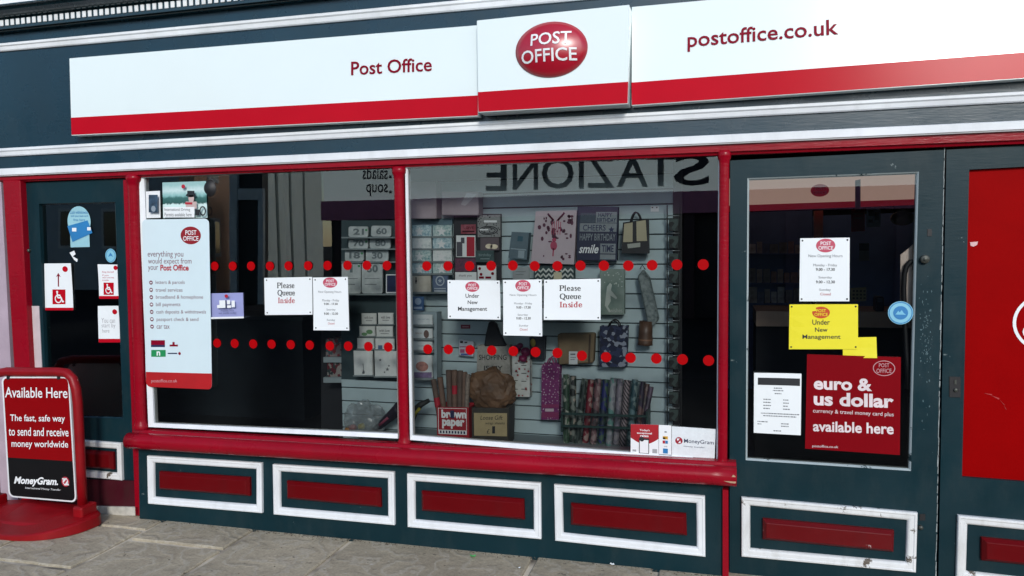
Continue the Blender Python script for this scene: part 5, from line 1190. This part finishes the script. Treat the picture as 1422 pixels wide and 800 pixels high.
o = sheet('calendar', (1181,400,1203,399,1203,418,1181,419), plain('dim_yellow_sheet', (.30,.28,.16), .6), 'dim yellowish calendar on the counter behind the door notices', 'calendar', 2.3); prints(o, 2.3, M_ink, *[(1184+5*i, 403+5*j, 1187+5*i, 405.5+5*j) for i in range(4) for j in range(3)], name='grid_print')
ct = empty('counter', U(1215, 500, 2.2), 'dark shop counter with a beige front strip behind the main door', 'counter')
mm = MB(); mm.slab([(1050,432),(1290,434),(1290,456),(1050,453)], 2.1, .5); mm.build('counter_top', plain('beige_counter', (.6,.43,.33), .5), ct); mm = MB(); a_, b_ = U(1050,453,2.14), U(1290,456,2.14); mm.box((a_.x,2.14,.02),(b_.x,2.55,a_.z-.002)); mm.build('counter_front', M_dark, ct)
mm = MB(); mm.slab([(1216,412),(1228,412),(1228,433),(1216,433)], 2.15, .1); o = mm.build('card_terminal', plain('dark_blue_plastic', (.015,.02,.05), .4), None, 'dark blue card terminal standing on the shop counter', 'terminal', bevel=.01); prints(o, 2.15, plain('screen_grey', (.08,.1,.14), .3), (1218,414,1226,420), name='screen')
mm = MB(); mm.slab([(1250.5,354),(1262,345),(1278,331),(1278,436),(1250.5,436)], .10, .012); mm.build('partition', plain('pale_beige_board', (.80,.64,.55), .6, .06), None, 'pale beige partition edge beside the round blue sticker', 'partition')
mm = MB(); mm.tube([U(*p, .083) for p in ((1271,362),(1264,363.5),(1259,369),(1256,380),(1255,400),(1255.5,425),(1257,460),(1259,500),(1260,540))], .0115, 10); mm.build('curved_rail', M_black, None, 'black curved rail in front of the beige partition inside the door', 'rail')
mm = MB(); mm.oval(U(1254,303,2.0), .075, .05, 24, .03, .03); mm.build('round_dish', plain('dim_pale_dish', (.28,.25,.19), .5), None, 'unlit pale round lamp above the beige partition', 'lamp')  # pale dish shape of unknown use, gives no light
su = empty('shelf_unit', U(1085, 520, 3.3), 'dark wall shelves of cards behind the main door glass', 'shelf')
mm = MB(); mm.slab([(1000,296),(1128,292),(1128,540),(1000,540)], 3.5, .04); mm.build('back_panel', plain('midnight_panel', (.08,.14,.34), .6), su)
for y in (352, 393, 421): mm = MB(); mm.slab([(1000,y),(1128,y),(1128,y+2),(1000,y+2)], 3.3, .2); mm.build('shelf', plain('midnight_panel', (.08,.14,.34), .6), su)
rr_ = random.Random(9)
cm = [plain(f'shelf_item_{k}', c_, .5, .3, 30) for k, c_ in enumerate([(.15,.17,.2),(.32,.32,.35),(.10,.14,.28),(.26,.18,.18),(.5,.55,.62)])]
src = {}
shades = ['charcoal', 'grey', 'slate blue', 'brownish', 'pale grey']
for y0, y1 in ((335,352),(372,393),(398,421)):
    x = 1040
    while x < 1126:
        w = rr_.choice((9,11,13)); k = rr_.randrange(5); h_ = rr_.uniform(.65,1)
        mm = MB(); mm.slab(quad((x, y1-(y1-y0)*h_, x+w-1.5, y1)), 3.34, .03); mm.build('shelf_box', cm[k], None, f'small {shades[k]} box on the dark wall shelves behind the main door', 'box', f'{shades[k]} boxes on the dark wall shelves'); x += w
mm = MB(); mm.slab([(1129,300),(1330,293),(1330,540),(1129,540)], 3.5, .04); mm.build('wall_panel', plain('night_blue_panel', (.08,.16,.38), .6), shop)
# counter across the shop behind the narrower window
ct = empty('counter', U(330, 560, 2.4), 'long dark counter in the gloom behind the narrower window', 'counter')
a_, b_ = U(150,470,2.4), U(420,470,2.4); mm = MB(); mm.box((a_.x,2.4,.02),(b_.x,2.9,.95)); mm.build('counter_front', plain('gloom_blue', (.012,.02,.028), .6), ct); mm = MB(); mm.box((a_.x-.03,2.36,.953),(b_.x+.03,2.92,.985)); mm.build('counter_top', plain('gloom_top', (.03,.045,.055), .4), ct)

# ------------------------------------------------------------------ the other side of the street, seen in the glass
LO = 13.0
def O(px, py, L=LO):
    """point of the opposite frontage whose mirror image shows at (px, py) in the panes"""
    p = U(px, py, L+.108); return Vector((p.x, -L, p.z))
def oslab(m, q, L, t):
    f = [O(*p, L) for p in quad(q)]; b = [p-Vector((0,t,0)) for p in f]
    return m.add(f+b, [(3,2,1,0),(4,5,6,7)]+[(i, (i+1) % 4, (i+1) % 4+4, i+4) for i in range(4)])
x0o, x1o = O(452,280).x, O(1700,280).x+4
zlo, zhi = O(700,273).z, O(700,211).z
gO = -.1
cafe = empty('station_cafe', (x0o+5, -LO-2, 0), 'cafe frontage with a backlit white sign band across the street, mirrored in the panes', 'building')
M_band = plain('cafe_band_added_glow', (.80,.82,.79), .6, .03); _b = M_band.node_tree.nodes['Principled BSDF']; _b.inputs['Emission Color'].default_value = (.86,.95,.92,1); _b.inputs['Emission Strength'].default_value = .85  # glow added so the band shows brightly in the panes; no light box known
mm = MB(); mm.box((x0o,-LO-3.5,gO),(x1o,-LO-.25,zhi-.05)); mm.build('wall', plain('dark_cafe_wall', (.02,.018,.02), .6), cafe)
mm = MB(); mm.box((x0o-.05,-LO-.26,zlo),(x1o,-LO,zhi)); mm.build('fascia', M_band, cafe)
zm = O(700,301).z
mm = MB(); mm.box((x0o-.1,-LO-.26,zm),(x1o,-LO+.08,zlo-.003)); mm.build('beam', plain('maroon_beam', (.55,.17,.28), .5), cafe)
mm = MB(); mm.box((x0o-.1,-LO-.3,zhi+.003),(x1o,-LO+.1,zhi+.08)); mm.build('coping', plain('dark_coping', (.05,.05,.055), .6), cafe)
for k in range(9):
    xx = x0o+.2+k*2.1; mm = MB(); mm.box((xx,-LO-.26,gO),(xx+.22,-LO-.02,zm-.003)); mm.build('pilaster', plain('maroon_post', (.04,.012,.02), .5), cafe)
def otext(m, body, x_first, x_last, yt, yb, L, bold=0):
    (vs, fs), (a0, b0, a1, b1) = glyphs(body, bold); TL, TR, BR, BL = O(x_first,yt,L), O(x_last,yt,L), O(x_last,yb,L), O(x_first,yb,L); out = []
    for c in vs:
        u = (c[0]-a0)/(a1-a0); w = (c[1]-b0)/(b1-b0); out.append(BL*(1-u)*(1-w)+BR*u*(1-w)+TL*(1-u)*w+TR*u*w)
    m.add(out, fs)
mm = MB()
xl = [('S',985,936),('T',939,897),('A',900,856),('Z',853,816),('I',811,804),('O',797,752),('N',747,712),('E',704,675)]
for ch, a_, b_ in xl:
    yb_ = 258+(985-a_)*8/310; otext(mm, ch, a_, b_, yb_-44, yb_, LO-.02, .012)
mm.build('lettering', plain('charcoal_letters', (.025,.022,.03), .6), cafe)
mm = MB(); otext(mm, 'soup', 538.5, 509, 256, 273, LO-.02, .012); otext(mm, 'salads', 538.5, 504, 231, 249.6, LO-.02, .012)
for y in (265, 244): 
    f = [O(*p, LO-.02) for p in ((544,y),(540.3,y),(540.3,y+4),(544,y+4))]; mm.face(f)
mm.build('lettering', plain('charcoal_letters', (.025,.022,.03), .6), cafe)
LG = 15.5
gs = empty('green_shopfront', (O(400,300,LG).x, -LG-1, 0), 'pale green panelled shopfront with a white door frame across the street', 'building')
mm = MB(); oslab(mm, (321,205,364,205,364,560,321,560), LG+.06, .3); mm.build('wall', plain('dark_recess', (.015,.02,.022), .6), gs)
def turned(pa, pb, L, t, zt2):
    """end wall of a side street, its face turned 20 degrees past square so that the low sun strikes it; pa, pb: photo columns of its mirror image"""
    a = O(pa, 300, L); k = math.tan(math.radians(20)); r1 = ray(pb, 300); sl2 = r1.x/r1.y; D1 = L+.108-CAM.y
    D2 = (a.x+k*D1)/(sl2+k); b = Vector((sl2*D2, -(D2+CAM.y)+.108, 0)); n_ = Vector((math.cos(math.radians(20)), -math.sin(math.radians(20)), 0))*t
    f = [Vector((a.x,a.y,zt2)), Vector((b.x,b.y,zt2)), Vector((b.x,b.y,-.12)), Vector((a.x,a.y,-.12))]
    return f, [p-n_ for p in f]
def prism2(f, b): return MB().add(f+b, [(0,1,2,3),(7,6,5,4)]+[(i, i+4, (i+1) % 4+4, (i+1) % 4) for i in range(4)])
f_, b_ = turned(366, 447, 15.8, .4, 5.2); prism2(f_, b_).build('panelling', plain('pale_green_boards', (.74,.80,.76), .6, .1, 3), gs)
for t in (.16, .36, .6):
    p0, p1 = pt_in(f_[0], f_[1], t), pt_in(f_[0], f_[1], t+.03); d_ = (f_[0]-b_[0]).normalized()*.02; q0, q1 = pt_in(f_[3], f_[2], t), pt_in(f_[3], f_[2], t+.03)
    g_ = [p0+d_, p1+d_, q1+d_, q0+d_]; prism2(g_, [p-d_*1.5 for p in g_]).build('board_edge', plain('dark_green_strip', (.14,.19,.18), .7), gs)  # darker green strips standing slightly proud of the boards
for q_ in ((319,205,329,205,329,560,319,560), (358,262,365,262,365,500,358,500), (330,262,358,262,358,278,330,278)): mm = MB(); oslab(mm, q_, LG-.04, .1); mm.build('door_frame', plain('white_frame_timber', (.62,.66,.66), .5), gs)
LB = 22
bh = empty('brick_house', (O(290,300,LB).x, -LB-1, 0), 'orange brick house further along the other side of the street', 'building')
fw_, bw_ = turned(272, 320, 18, .5, 7.5); mm = prism2(fw_, bw_)
m, nt, b = _new('brickwork'); bt = nt.nodes.new('ShaderNodeTexBrick'); v = _coord(nt); v.node.inputs['Rotation'].default_value = (math.pi/2, 0, 0); nt.links.new(v, bt.inputs['Vector'])
bt.inputs['Scale'].default_value = 4; bt.inputs['Color1'].default_value = (.80,.42,.25,1); bt.inputs['Color2'].default_value = (.66,.33,.19,1); bt.inputs['Mortar'].default_value = (.7,.6,.5,1)
nt.links.new(bt.outputs[0], b.inputs['Base Color']); b.inputs['Roughness'].default_value = .9
mm.build('wall', m, bh)
gh = empty('grey_house', (O(150,300,LB-1).x, -LB, 0), 'grey rendered house further along the other side of the street', 'building')
mm = MB(); oslab(mm, (-60,120,270,150,270,420,-60,420), LB-1, 5); mm.build('wall', plain('grey_blue_render', (.42,.47,.50), .9, .1, 2), gh)
for xx in (20, 80, 140, 205):
    for yy in (190, 290): mm = MB(); oslab(mm, (xx,yy,xx+26,yy,xx+26,yy+55,xx,yy+55), LB-1.03, .1); f_ = mm.build('window', plain('white_sash', (.6,.62,.62), .5), gh); mm = MB(); oslab(mm, (xx+3,yy+4,xx+23,yy+4,xx+23,yy+51,xx+3,yy+51), LB-1.05, .03); mm.build('pane', plain('dark_pane', (.02,.025,.03), .1), f_)
d_ = (fw_[0]-bw_[0]).normalized()*.03
for za, zb_ in ((1.2,2.6),(3.9,5.3)):
    p0, p1 = pt_in(fw_[0], fw_[1], .35), pt_in(fw_[0], fw_[1], .65); g_ = [Vector((p0.x,p0.y,zb_))+d_, Vector((p1.x,p1.y,zb_))+d_, Vector((p1.x,p1.y,za))+d_, Vector((p0.x,p0.y,za))+d_]
    w2 = prism2(g_, [p-d_*1.5 for p in g_]).build('window', plain('white_sash', (.6,.62,.62), .5), bh)
    cc = sum(g_, Vector())/4; h_ = [cc+(p-cc)*.8+d_*.2 for p in g_]; prism2(h_, [p-d_*.15 for p in h_]).build('pane', plain('dark_pane', (.02,.025,.03), .1), w2)

def curl(o, seed):
    ob = [o]+list(o.children_recursive); c0 = WL[o.name]
    zs = [(v.co.z) for v in o.data.vertices]; xs_ = [v.co.x for v in o.data.vertices]
    hx, zt1 = max(xs_), max(zs); r = random.Random(seed); kx, kz, amp = r.choice((-1, 1)), r.choice((-1, 1)), r.uniform(.003, .010)
    for q_ in ob:
        bm = bmesh.new(); bm.from_mesh(q_.data)
        if len(bm.verts) < 60:
            bmesh.ops.subdivide_edges(bm, edges=bm.edges[:], cuts=3, use_grid_fill=True)
        wq = WL[q_.name]
        for v in bm.verts:
            u = (v.co.x+wq.x-c0.x)/hx; w = 2*(v.co.z+wq.z-c0.z)/max(zt1, .01)-1
            d = max(0, (kx*u+kz*w)/2)
            p = Vector((u*1.3+seed, w*1.3, seed*.37))
            v.co.y -= amp*d*d*1.5+.0012*(noise.noise(p)+.6)
        bm.to_mesh(q_.data); bm.free()
bpy.context.view_layer.update()
for k, o in enumerate([o for o in bpy.data.objects if o.parent is None and o.get('category') == 'notice' and o.location.y < .3]): curl(o, k)

print('YA', YA, 'sun el', math.degrees(el), 'az', math.degrees(az), 'zlo,zhi', zlo, zhi, 'GS', GS, 'objs', len(bpy.data.objects))
